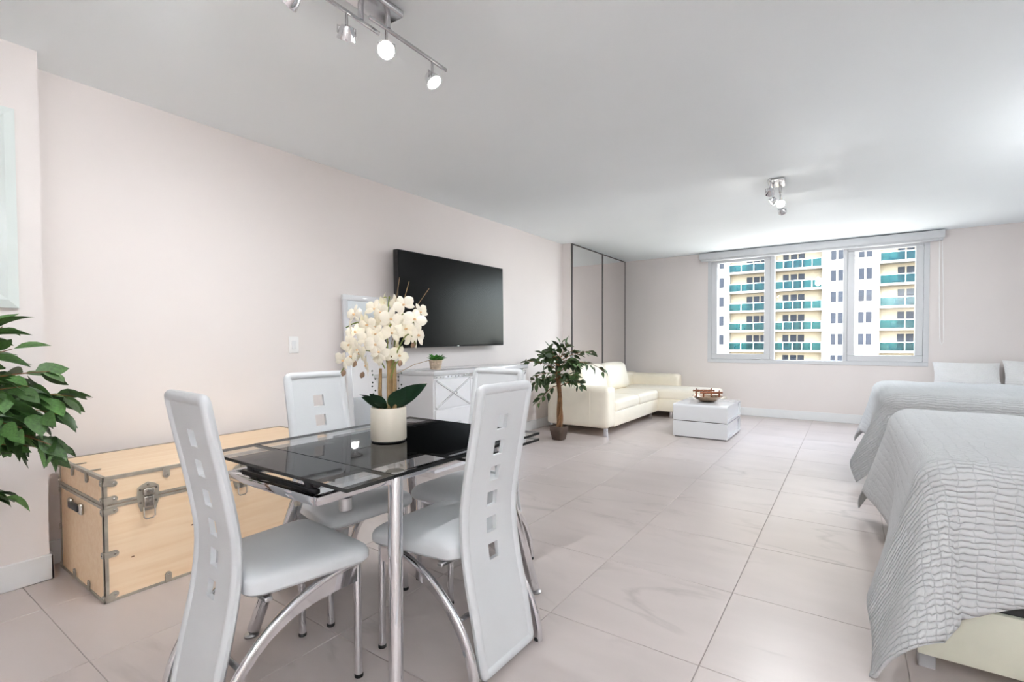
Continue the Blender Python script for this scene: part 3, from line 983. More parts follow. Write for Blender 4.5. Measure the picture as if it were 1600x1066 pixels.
# ------------------------------------------------------------------ glass dining table
def build_table():
    o = (-1.57, 1.45, 0)
    t = thing('dining_table', 'smoked glass extending dining table on chrome legs', 'table', o)
    B = lambda m, n, mt, p=t, **k: m.build(n, mt, p, off=o, **k)
    xn, xf_ = -1.153, -1.985
    d0, d1 = -1.30, -1.815
    def pane(name, ya, yb, zt, th=0.011):
        """one sheet: smoked middle field with clear bands along both long sides and dark ground edges"""
        def part(x0, x1, nm, mt, p, dark):
            z0 = zt - th
            V = [(x0, ya, z0), (x1, ya, z0), (x1, yb, z0), (x0, yb, z0), (x0, ya, zt), (x1, ya, zt), (x1, yb, zt), (x0, yb, zt)]
            m = MB()
            m.add(V, [(4, 5, 6, 7), (3, 2, 1, 0)], 0)
            sides = {'a': (0, 1, 5, 4), 'b': (2, 3, 7, 6), 'r': (1, 2, 6, 5), 'l': (3, 0, 4, 7)}
            for s in dark:
                m.add([V[i] for i in sides[s]], [(0, 1, 2, 3)], 1)
            return m.build(nm, [mt, 'glass_edge'], p, off=o)
        g = part(d1, d0, name, 'smoked_glass', t, 'ab')
        part(d0, xn, 'clear_band', 'clear_glass', g, 'abr')
        part(xf_, d1, 'clear_band', 'clear_glass', g, 'abl')
    pane('glass_top', 1.032, 1.888, 0.750)
    pane('glass_leaf', 0.855, 1.030, 0.749)
    pane('glass_leaf', 1.40, 1.886, 0.722)
    # support discs under the glass
    for (x, y) in ((-1.744, 0.931), (-1.392, 0.935), (-1.79, 1.244), (-1.36, 1.30), (-1.79, 1.72), (-1.36, 1.72)):
        z = 0.737 if y < 1.0 else 0.738
        B(MB().lathe([(0.024, -0.006), (0.025, 0.0), (0.02, 0.001)], 20, (x, y, z)), 'support_disc', 'brushed_steel')
    # frame
    zr = 0.683
    for x in (-1.315, -1.835):
        B(MB().box(x - 0.014, x + 0.014, 0.86, 1.84, zr - 0.015, zr + 0.015, 0.006, 2), 'side_rail', 'chrome')
    for y in (0.872, 1.79):
        B(MB().box(-1.835, -1.315, y - 0.014, y + 0.014, zr - 0.016, zr + 0.014, 0.006, 2), 'end_rail', 'chrome')
    B(MB().box(-1.80, -1.35, 0.888, 0.906, zr + 0.006, zr + 0.022, 0.003, 1), 'slide_bar', 'black_plastic')
    for x in (-1.40, -1.75):
        r = MB()
        r.box(x - 0.018, x + 0.018, 0.89, 0.93, zr + 0.014, zr + 0.046, 0.005, 2)
        r.tube([(x - 0.026, 0.905, zr + 0.036), (x + 0.026, 0.905, zr + 0.036)], 0.011, 10)
        bo = B(r, 'roller', 'black_plastic')
        B(MB().tube([(x, 0.90, zr + 0.03), (x, 0.955, zr + 0.030), (x + 0.01, 0.985, zr + 0.022)], 0.004, 6), 'lever', 'black_plastic', bo)
        B(MB().tube([(x - 0.01, 0.858, zr - 0.024), (x - 0.01, 0.87, zr - 0.024)], 0.009, 10), 'bolt', 'aged_steel', bo)
    B(MB().tube([(-1.315, 0.97, zr - 0.016), (-1.315, 0.97, zr - 0.055)], 0.02, 14), 'stop_post', 'brushed_steel')
    # splayed legs with levelling feet
    for (tx, ty, fx, fy) in ((-1.300, 1.165, -1.178, 1.05), (-1.84, 1.20, -1.94, 0.987), (-1.30, 1.75, -1.188, 1.906), (-1.84, 1.73, -1.94, 1.90)):
        l = B(MB().tube([(tx, ty, zr + 0.012), (fx + (tx - fx) * 0.03, fy + (ty - fy) * 0.03, 0.02)], [0.026, 0.024], 20), 'leg', 'chrome')
        B(MB().lathe([(0.026, 0.0), (0.028, 0.006), (0.020, 0.012), (0.011, 0.014), (0.011, 0.03)], 20, (fx, fy, 0)), 'foot', 'brushed_steel', l)
        B(MB().lathe([(0.034, 0.0), (0.036, 0.010), (0.03, 0.016)], 20, (tx, ty, zr + 0.014)), 'mount', 'chrome', l)


build_table()


# ------------------------------------------------------------------ leaves
def leaf_mesh(name, mt, w=0.42, fold=0.10, droop=0.18, n=5, tip=1.5):
    """pointed leaf, local +Y from stalk to tip, length 1, folded along its midrib"""
    m = MB()
    V, F = [], []
    for i in range(n + 1):
        u = i / n
        hw = w / 2 * (math.sin(PI * min(1, u ** 0.75)) ** 0.85 if 0 < u < 1 else 0.02)
        if u > 0.75: hw *= 1.0 - (u - 0.75) * tip * 0.4
        z = -droop * u * u
        V += [(-hw, u, z + fold * hw * 2), (0, u, z), (hw, u, z + fold * hw * 2)]
    for i in range(n):
        a = i * 3
        F += [(a, a + 1, a + 4, a + 3), (a + 1, a + 2, a + 5, a + 4)]
    m.add(V, F)
    me = m.mesh(name, mt, ang=60)
    return me


def bezier(p0, p1, p2, n):
    return [(Vector(p0) * (1 - u) ** 2 + Vector(p1) * 2 * u * (1 - u) + Vector(p2) * u * u) for u in [i / n for i in range(n + 1)]]


# ------------------------------------------------------------------ orchid arrangement
def build_orchid():
    o = Vector((-1.578, 1.38, 0.750))
    t = thing('orchid_arrangement', 'white phalaenopsis orchid arrangement in a cream cylinder pot on the glass table', 'potted plant', o)
    MB().lathe([(0.070, 0.006), (0.073, 0.010), (0.073, 0.138), (0.071, 0.141), (0.067, 0.139), (0.067, 0.118)], 40).build('pot', 'ceramic_cream', t)
    MB().lathe([(0.068, 0.0), (0.070, 0.003), (0.068, 0.007)], 40).build('base_ring', 'black_rubber', t)
    MB().lathe([(0.066, 0.110), (0.06, 0.124), (0.03, 0.134), (0.01, 0.137)], 20).build('moss_fill', 'moss', t)
    # stakes
    for (x, y, h, r) in ((-0.03, -0.015, 0.30, 0.008), (0.004, 0.0, 0.335, 0.010), (0.022, 0.012, 0.33, 0.009), (-0.005, 0.025, 0.36, 0.006)):
        MB().tube([(x, y, 0.12), (x * 1.15, y, 0.2), (x * 1.05 + 0.002, y, h)], [r * 1.1, r, r * 0.8], 8).build('stake', 'stake_brown', t)
    fl = [(-0.064, -0.113, 0.52), (-0.12, -0.086, 0.462), (0.009, -0.034, 0.495), (-0.018, 0.0, 0.571), (0.012, 0.026, 0.572), (0.12, -0.022, 0.556), (0.163, -0.006, 0.497), (0.044, 0.092, 0.474), (0.14, 0.031, 0.437), (0.06, -0.03, 0.445), (-0.086, 0.036, 0.426), (-0.063, -0.064, 0.425), (-0.163, -0.054, 0.39), (-0.079, -0.075, 0.362), (-0.035, -0.009, 0.374), (-0.087, -0.153, 0.338), (-0.077, -0.041, 0.313), (-0.016, 0.055, 0.39), (0.043, 0.019, 0.353), (-0.068, -0.006, 0.474), (0.064, 0.068, 0.422), (0.085, -0.06, 0.50), (-0.02, -0.09, 0.42), (0.03, -0.07, 0.37), (-0.12, -0.10, 0.40), (0.02, -0.05, 0.53), (0.05, 0.03, 0.50), (-0.04, -0.07, 0.48), (0.0, -0.06, 0.44), (-0.09, -0.09, 0.45), (0.10, 0.0, 0.46), (-0.11, -0.03, 0.50), (-0.05, -0.11, 0.38), (0.02, -0.08, 0.40), (-0.10, -0.10, 0.35), (0.135, 0.05, 0.53), (0.0, -0.03, 0.35), (-0.02, -0.05, 0.545)]
    petal = {}
    def pm(w, n):
        m = MB(); V, F = [], []
        k = 6
        for i in range(k + 1):
            u = i / k
            hw = w / 2 * (math.sin(PI * (0.08 + 0.92 * u) ** 1.25) ** 0.6 if u < 1 else 0.05)
            zz = 0.20 * u * (1 - u) * 1.5 - 0.10 * u * u
            for q in (-1, -0.5, 0, 0.5, 1):
                V.append((hw * q, u, zz - 0.10 * abs(q) ** 2 * w))
        for i in range(k):
            for q in range(4):
                a = i * 5 + q
                F.append((a, a + 1, a + 6, a + 5))
        return m.add(V, F).mesh(n, 'petal', 60)
    broad, narrow = pm(0.95, 'petal'), pm(0.52, 'petal')
    lipm = MB(); lipm.lathe([(0.02, 0.0), (0.10, 0.05), (0.13, 0.14), (0.09, 0.25), (0.03, 0.30)], 10, sx=1.0, sy=0.8)
    lipm = lipm.mesh('flower', 'petal_lip')
    rnd = random.Random(11)
    camdir = Vector((1.578, -1.38, 0.2)).normalized()
    for p in fl:
        p = Vector(p)
        # blossoms face outwards from the bunch
        d = (Vector((p.x, p.y, 0)).normalized() * 0.8 + camdir * 0.55 + Vector((rnd.uniform(-.5, .5), rnd.uniform(-.5, .5), rnd.uniform(-.35, .25)))).normalized()
        q = d.to_track_quat('Z', 'Y').to_matrix().to_4x4()
        s = rnd.uniform(0.040, 0.050)
        M = Matrix.Translation(p) @ q @ Matrix.Rotation(rnd.uniform(-.5, .5), 4, 'Z') @ Matrix.Scale(s, 4)
        f = inst('flower', lipm, t, M)
        for k, (a, mm, sc) in enumerate(((90, narrow, 0.95), (218, narrow, 0.95), (322, narrow, 0.95), (12, broad, 1.0), (168, broad, 1.0))):
            inst('petal', mm, f, Matrix.Rotation(math.radians(a - 90), 4, 'Z') @ Matrix.Translation((0, 0.03, 0.06 if k > 2 else 0.02)) @ Matrix.Rotation(rnd.uniform(-.1, .35), 4, 'X') @ Matrix.Scale(sc, 4))
    # arching flower stems
    for pts in (((0.0, 0.0, 0.30), (-0.03, -0.03, 0.56), (-0.14, -0.10, 0.47)), ((-0.02, 0.0, 0.30), (-0.06, -0.06, 0.46), (-0.13, -0.135, 0.285)),
                ((0.02, 0.01, 0.32), (0.05, 0.0, 0.62), (0.16, 0.0, 0.48)), ((0.02, 0.0, 0.30), (0.10, 0.02, 0.52), (0.12, 0.04, 0.40)), ((0.0, 0.0, 0.33), (-0.01, 0.0, 0.5), (0.0, 0.01, 0.60)),
                ((0.01, 0.0, 0.25), (0.05, 0.01, 0.36), (0.066, 0.005, 0.323))):
        MB().tube(bezier(*pts, 10), 0.0028, 6).build('flower_stem', 'stem_green', t)
    bm_ = MB().lathe([(0.002, -0.014), (0.009, -0.006), (0.010, 0.002), (0.006, 0.010), (0.001, 0.014)], 10).mesh('bud', 'bud')
    for p in ((-0.123, -0.127, 0.284), (0.066, 0.005, 0.323), (0.11, 0.038, 0.398), (-0.06, -0.084, 0.276), (-0.087, -0.101, 0.321)):
        inst('bud', bm_, t, aim(p, (rnd.uniform(-1, 1), rnd.uniform(-1, 0), 0.4)))
    # broad strap leaves at the pot
    lf = leaf_mesh('strap_leaf', 'leaf_dark', w=0.55, fold=0.16, droop=0.16, n=8, tip=0.1)
    for d, s, r in (((-0.50, -0.60, 0.62), 0.10, 0.9), ((-0.75, -0.35, 0.65), 0.115, 0.5), ((0.45, 0.05, 0.60), 0.125, -0.7), ((0.62, 0.45, 0.72), 0.175, -0.8), ((0.15, -0.7, 0.50), 0.08, 0.2), ((-0.2, -0.5, 0.7), 0.095, 0.8)):
        inst('strap_leaf', lf, t, aim((d[0] * 0.03, d[1] * 0.03, 0.132), d, r, s))
    ll = leaf_mesh('lime_leaf', 'leaf_lime', w=0.55, fold=0.1, droop=0.3, n=6)
    for p, d, s in (((0.0, 0.0, 0.50), (-0.6, -0.2, 0.3), 0.055), ((0.01, 0.0, 0.49), (0.5, 0.3, 0.3), 0.06), ((0.02, -0.01, 0.53), (0.2, 0.1, -0.9), 0.06), ((-0.0, 0.0, 0.595), (0.5, 0.4, 0.1), 0.02), ((-0.0, 0.0, 0.595), (-0.5, -0.3, 0.1), 0.02)):
        inst('lime_leaf', ll, t, aim(p, d, 0.2, s))
    # thin dried twigs and bead sprays
    for a, b in (((0.02, 0.0, 0.40), (0.075, 0.05, 0.66)), ((0.03, 0.01, 0.42), (0.15, 0.09, 0.63)), ((0.0, 0.0, 0.40), (0.03, 0.04, 0.68)), ((0.05, 0.0, 0.28), (0.16, 0.08, 0.335))):
        MB().tube([a, tuple((Vector(a) + Vector(b)) / 2 + Vector((0.006, 0, 0.01))), b], 0.0012, 5).build('twig', 'stake_brown', t)
    bead = MB().lathe([(0.001, -0.004), (0.004, 0.0), (0.001, 0.004)], 7).mesh('bead', 'leaf_dark')
    for k in range(16):
        side = -1 if k % 2 else 1
        z = 0.17 + 0.008 * k
        inst('bead', bead, t, Matrix.Translation((side * (0.045 + 0.012 * math.sin(k)), side * 0.03 - 0.01, z)))


build_orchid()


# ------------------------------------------------------------------ television, dresser, leaning mirror, succulent
def build_media():
    o = (XL, 3.79, 1.5)
    t = thing('television', 'large flat black television mounted on the left wall', 'television', o)
    B = lambda m, n, mt, p=t, **k: m.build(n, mt, p, off=o, **k)
    y0, y1, z0, z1 = 2.995, 4.590, 1.112, 1.990
    B(MB().box(-3.345, -3.288, y0, y1, z0, z1, 0.006, 2), 'casing', 'tv_bezel')
    B(MB().box(-3.290, -3.2855, y0 + 0.009, y1 - 0.009, z0 + 0.016, z1 - 0.009, 0.001, 1), 'screen', 'tv_screen')
    B(MB().box(-3.289, -3.284, (y0 + y1) / 2 - 0.012, (y0 + y1) / 2 + 0.012, z0 + 0.004, z0 + 0.011), 'badge', 'brushed_steel')
    m = MB(); m.box(XL, XL + 0.02, 3.55, 4.05, 1.35, 1.75, 0.003, 1); m.box(XL + 0.018, -3.34, 3.70, 3.90, 1.42, 1.68, 0.003, 1)
    B(m, 'wall_mount', 'black_plastic')
    t.rotation_euler = (math.radians(0.6), 0, 0)

    # dresser
    o = (-3.19, 3.85, 0)
    t = thing('dresser', 'glossy white dresser with crossed drawer trim below the television', 'dresser', o)
    B = lambda m, n, mt, p=t, **k: m.build(n, mt, p, off=o, **k)
    x0, x1, y0, y1 = -3.415, -2.975, 3.115, 4.600
    B(MB().box(x0, x1 - 0.012, y0, y1, 0.03, 0.862, 0.004, 1), 'body', 'dresser_white')
    B(MB().box(x0 - 0.004, x1 + 0.012, y0 - 0.012, y1 + 0.012, 0.862, 0.905, 0.006, 2), 'top', 'gloss_white')
    B(MB().box(x0 + 0.02, x1 - 0.02, y0 + 0.02, y1 - 0.02, 0.0, 0.035), 'plinth', 'dresser_white')
    js = MB(); js.box(x1 - 0.013, x1 - 0.004, y0 + 0.01, y1 - 0.01, 0.836, 0.858)
    js = B(js, 'jewel_strip', 'mirror_silver')
    gem = MB().lathe([(0.008, 0), (0.006, 0.003), (0.001, 0.006)], 8).mesh('gem', 'crystal', 10)
    for k in range(30):
        yy = y0 + 0.04 + (y1 - y0 - 0.08) * k / 29
        inst('gem', gem, js, Matrix.Translation((x1 - 0.004 - o[0], yy - o[1], 0.847)) @ Matrix.Rotation(PI / 2, 4, 'Y'))
    cw = (y1 - y0 - 0.03) / 3
    rows = [(0.565, 0.826), (0.300, 0.556), (0.045, 0.291)]
    for c in range(3):
        for ri, (za, zb) in enumerate(rows):
            a = y0 + 0.015 + c * cw + 0.004; b = a + cw - 0.008
            d = B(MB().box(x1 - 0.016, x1, a, b, za, zb, 0.003, 1), 'drawer', 'dresser_white')
            yc, zc = (a + b) / 2, (za + zb) / 2
            if ri == 0:
                for s in (-1, 1):
                    p0 = Vector((x1 + 0.001, a + 0.008, za + 0.008 if s > 0 else zb - 0.008)); p1 = Vector((x1 + 0.001, b - 0.008, zb - 0.008 if s > 0 else za + 0.008))
                    dv = (p1 - p0).normalized(); nv = Vector((0, -dv.z, dv.y)) * 0.010
                    mm = MB()
                    mm.loft([[p0 + nv, p0 - nv, p1 - nv, p1 + nv], [p0 + nv * 0.6 + Vector((0.005, 0, 0)), p0 - nv * 0.6 + Vector((0.005, 0, 0)), p1 - nv * 0.6 + Vector((0.005, 0, 0)), p1 + nv * 0.6 + Vector((0.005, 0, 0))]])
                    B(mm, 'cross_trim', 'cross_silver', d)
                B(MB().lathe([(0.006, 0), (0.006, 0.012), (0.016, 0.018), (0.017, 0.026), (0.008, 0.034)], 12, M=Matrix.Translation((x1 + 0.004, yc, zc)) @ Matrix.Rotation(PI / 2, 4, 'Y')), 'knob', 'crystal', d)
            else:
                hm = MB(); hm.tube([(x1, yc - 0.07, zc), (x1 + 0.02, yc - 0.07, zc), (x1 + 0.02, yc + 0.07, zc), (x1, yc + 0.07, zc)], 0.005, 8)
                B(hm, 'handle', 'chrome', d)

    # white-framed mirror leaning on the wall
    o = (-3.30, 2.75, 0)
    t = thing('leaning_mirror', 'white framed full-length mirror leaning on the wall behind the orchid', 'mirror', o)
    t.rotation_euler = (0, math.radians(-4.2), 0)
    h, y0, y1, w = 1.555, -0.245, 0.245, 0.045
    f = MB()
    f.box(-0.014, 0.014, y0, y1, 0.0, w, 0.004, 2); f.box(-0.014, 0.014, y0, y1, h - w, h, 0.004, 2)
    f.box(-0.014, 0.014, y0, y0 + w, w, h - w, 0.004, 2); f.box(-0.014, 0.014, y1 - w, y1, w, h - w, 0.004, 2)
    f.build('frame', 'gloss_white', t)
    MB().box(-0.010, 0.002, y0 + w - 0.003, y1 - w + 0.003, w - 0.003, h - w + 0.003).build('mirror_sheet', 'mirror_silver', t)

    # succulent on the dresser
    o = (-3.14, 3.31, 0.905)
    t = thing('succulent', 'small green succulent in a woven-look pot on the dresser', 'potted plant', o)
    MB().lathe([(0.044, 0), (0.048, 0.004), (0.060, 0.080), (0.063, 0.087), (0.058, 0.088), (0.055, 0.076)], 24).build('pot', 'basket', t)
    for k in range(5):
        MB().tube([(math.cos(a) * (0.049 + 0.0024 * k), math.sin(a) * (0.049 + 0.0024 * k), 0.012 + 0.016 * k) for a in [2 * PI * i / 24 for i in range(24)]], 0.003, 6, closed=True).build('woven_band', 'basket', t)
    lf = leaf_mesh('leaf', 'leaf_succulent', w=0.50, fold=0.25, droop=0.1, n=5)
    rr = random.Random(3)
    for k in range(22):
        a = k * 2.399; e = 0.25 + 0.9 * (k / 22)
        inst('leaf', lf, t, aim((0.012 * math.cos(a), 0.012 * math.sin(a), 0.078), (math.cos(a) * math.cos(e), math.sin(a) * math.cos(e), math.sin(e)), rr.uniform(-.3, .3), rr.uniform(0.085, 0.11) * (1 - 0.25 * k / 22)))


build_media()


# ------------------------------------------------------------------ ficus trees
def build_ficus(label, loc, pot_r, pot_h, trunk_top, branches, leaf_len, nleaf, lmat, seed, square=False, extra=None):
    rr = random.Random(seed)
    t = thing('ficus_tree', label, 'potted plant', loc, group='artificial ficus trees')
    n = 28
    def ring(r, z):
        pts = []
        for i in range(n):
            a = 2 * PI * i / n
            e = 0.55 if square else 1.0
            pts.append((math.copysign(abs(math.cos(a)) ** e, math.cos(a)) * r, math.copysign(abs(math.sin(a)) ** e, math.sin(a)) * r, z))
        return pts
    MB().loft([ring(pot_r * 0.66, 0), ring(pot_r * 0.70, 0.004), ring(pot_r * 0.97, pot_h * 0.72), ring(pot_r, pot_h * 0.95), ring(pot_r, pot_h), ring(pot_r * 0.92, pot_h), ring(pot_r * 0.90, pot_h * 0.88)]).build('pot', 'pot_brown', t)
    MB().lathe([(pot_r * 0.9, pot_h * 0.85), (pot_r * 0.3, pot_h * 0.92), (0.01, pot_h * 0.93)], 20).build('soil', 'soil', t)
    # twisted trunk: three strands
    for k in range(3):
        pts = []
        for i in range(19):
            u = i / 18
            a = u * 5.2 + k * 2.09
            r = 0.019 * (1 + 0.3 * math.sin(u * 9)) * (1 - 0.35 * u)
            pts.append((r * math.cos(a) + 0.014 * math.sin(u * 5), r * math.sin(a), pot_h * 0.8 + (trunk_top - pot_h * 0.8) * u))
        MB().tube(pts, [0.021 - 0.007 * i / 18 for i in range(19)], 8).build('trunk_strand', 'bark', t)
    lms = [leaf_mesh('leaf', lmat, w=0.56, fold=0.14, droop=0.15), leaf_mesh('leaf', lmat, w=0.50, fold=0.22, droop=0.30), leaf_mesh('leaf', lmat, w=0.60, fold=0.05, droop=0.08)]
    per = max(3, nleaf // max(1, len(branches)))
    for (z0, d, L, sag) in branches:
        d = Vector(d).normalized()
        p0 = Vector((0, 0, z0))
        p1 = p0 + d * L * 0.55 + Vector((0, 0, 0.04))
        p2 = p0 + d * L + Vector((0, 0, -sag))
        pts = bezier(p0, p1, p2, 8)
        MB().tube(pts, [0.006 - 0.0045 * i / 8 for i in range(9)], 6).build('branch', 'bark', t)
        for k in range(per):
            u = 0.28 + 0.72 * (k + rr.random()) / per
            a = min(7, int(u * 8)); v = u * 8 - a
            p = pts[a].lerp(pts[a + 1], min(1, v))
            tg = (pts[a + 1] - pts[a]).normalized()
            side = Vector((rr.uniform(-1, 1), rr.uniform(-1, 1), rr.uniform(-0.7, 0.45)))
            dr = (tg * 0.8 + side * 0.9 + Vector((0, 0, -0.15))).normalized()
            inst('leaf', rr.choice(lms), t, aim(p + side * 0.018, dr, rr.uniform(-1.1, 1.1), leaf_len * rr.uniform(0.75, 1.2)))
    return t


def rand_branches(n, zr, Lr, sagr, seed, up=(0.0, 0.5)):
    rr = random.Random(seed)
    out = []
    for i in range(n):
        a = i * 2.399 + rr.uniform(-.3, .3)
        u = i / max(1, n - 1)
        out.append((zr[0] + (zr[1] - zr[0]) * u, (math.cos(a), math.sin(a), rr.uniform(*up)), rr.uniform(*Lr), rr.uniform(*sagr)))
    return out


fb = rand_branches(18, (0.62, 0.98), (0.20, 0.36), (-0.04, 0.12), 5, (0.0, 0.6))
fb += [(0.86, (0.86, 0.40, 0.30), 0.56, 0.22), (0.92, (0.8, 0.5, 0.45), 0.44, 0.08), (0.82, (-0.75, -0.5, 0.3), 0.42, 0.02), (0.74, (-0.7, -0.5, 0.0), 0.36, 0.16), (0.92, (0.05, 0.1, 1), 0.22, 0.0), (0.92, (0.35, 0.3, 0.9), 0.25, 0.0), (0.88, (-0.45, -0.2, 0.9), 0.25, 0.0), (0.64, (-0.45, -0.3, -0.2), 0.26, 0.14), (0.7, (-0.6, -0.3, 0.1), 0.3, 0.1), (0.76, (0.5, -0.4, 0.1), 0.28, 0.1), (0.85, (0.6, -0.3, 0.3), 0.3, 0.05), (0.85, (-0.3, -0.6, 0.5), 0.3, 0.02)]
build_ficus('artificial ficus with twisted trunk in a brown pot beside the sofa arm', (-2.823, 5.06, 0), 0.098, 0.165, 0.95, fb, 0.098, 300, 'leaf_ficus_far', 9, square=True)
lb = rand_branches(8, (0.72, 1.05), (0.26, 0.38), (0.0, 0.12), 21, (-0.1, 0.4))
lb = [b for b in lb if b[1][0] > -0.55]
lb += [(0.84, (0.50, 0.86, 0.20), 0.46, 0.08), (0.88, (0.38, 0.94, 0.15), 0.49, 0.04), (0.80, (0.6, 0.78, 0.10), 0.45, 0.10), (0.86, (0.22, 0.95, 0.15), 0.46, 0.03), (0.92, (0.10, 0.9, 0.2), 0.42, 0.0), (0.78, (0.45, 0.9, 0.05), 0.44, 0.06), (0.76, (0.25, 0.95, 0.0), 0.42, 0.06), (0.82, (0.12, 0.95, 0.1), 0.38, 0.04), (0.72, (0.35, 0.9, 0.1), 0.40, 0.05), (0.78, (0.02, 0.95, 0.05), 0.34, 0.03), (0.85, (0.45, 0.8, 0.3), 0.36, 0.0), (0.92, (0.3, 0.85, 0.2), 0.36, 0.04),
       (0.94, (0.10, 0.72, 0.6), 0.36, -0.02), (0.92, (-0.05, 0.85, 0.5), 0.36, 0.0), (0.55, (0.12, 0.9, 0.0), 0.27, 0.02)]
lb = [(z + 0.035, d, L, g) for (z, d, L, g) in lb]
build_ficus('leafy artificial ficus at the left edge, in front of the pier', (-2.73, 0.165, 0), 0.14, 0.24, 1.06, lb, 0.105, 290, 'leaf_ficus', 33)


# ------------------------------------------------------------------ sectional sofa
def build_sofa():
    o = (-2.8, 6.8, 0)
    t = thing('sectional_sofa', 'cream leather sectional sofa with chaise in the corner', 'sofa', o)
    B = lambda m, n, mt='cream_leather', p=t, **k: m.build(n, mt, p, off=o, **k)
    xb, xf = -3.235, -2.385
    ya, yc, yd = 5.470, 7.34, 8.235
    xe = -1.60
    B(MB().box(xb, xf, ya + 0.22, yd, 0.10, 0.285, 0.012, 3), 'base')
    B(MB().box(xf - 0.02, xe + 0.02, yc, yd, 0.10, 0.285, 0.012, 3), 'chaise_base')
    # near arm
    arm = B(MB().cushion(xb, xf + 0.006, ya, ya + 0.235, 0.10, 0.600, 0.045, 0.004, 10), 'arm')
    B(MB().tube([(-2.62, ya - 0.0015, 0.12), (-2.62, ya - 0.0015, 0.56), (-2.62, ya + 0.02, 0.598), (-2.62, ya + 0.2, 0.603)], 0.0022, 6), 'seam', 'cream_leather', arm)
    # back frame along the mirrors, low back along the window wall
    B(MB().cushion(xb, xb + 0.20, ya + 0.21, yd, 0.12, 0.640, 0.05, 0.004, 10), 'backrest')
    cb = B(MB().cushion(xb + 0.10, -2.275, yd - 0.20, yd, 0.12, 0.618, 0.045, 0.004, 10), 'chaise_back')
    B(MB().tube([(-2.63, yd - 0.2015, 0.44), (-2.63, yd - 0.2015, 0.575), (-2.63, yd - 0.17, 0.617)], 0.0022, 6), 'seam', 'cream_leather', cb)
    # seat cushions
    for (a, b) in ((ya + 0.240, 6.525), (6.530, yc - 0.004)):
        B(MB().cushion(xb + 0.20, xf + 0.012, a, b, 0.272, 0.425, 0.045, 0.022, 12), 'seat_cushion')
    B(MB().cushion(xb + 0.20, xe, yc + 0.002, yd - 0.19, 0.272, 0.432, 0.045, 0.018, 14), 'chaise_cushion')
    # back cushions lean on the backrest
    for (a, b) in ((5.80, 6.60), (6.60, 7.42)):
        M = Matrix.Translation((xb + 0.24, 0, 0.415)) @ Matrix.Rotation(math.radians(-13), 4, 'Y')
        B(MB().cushion(-0.05, 0.16, a, b, 0.0, 0.405, 0.075, 0.018, 12, M=M, puffx=0.035), 'back_cushion')
    for (x, y) in ((xf - 0.05, ya + 0.06), (xb + 0.05, ya + 0.06), (xf - 0.05, 7.15), (xb + 0.05, yd - 0.06), (xe - 0.05, yc + 0.06), (xe - 0.05, yd - 0.06), (-2.2, yc + 0.06)):
        B(MB().box(x - 0.022, x + 0.022, y - 0.022, y + 0.022, 0.0, 0.105, 0.003, 1), 'leg', 'chrome')


build_sofa()


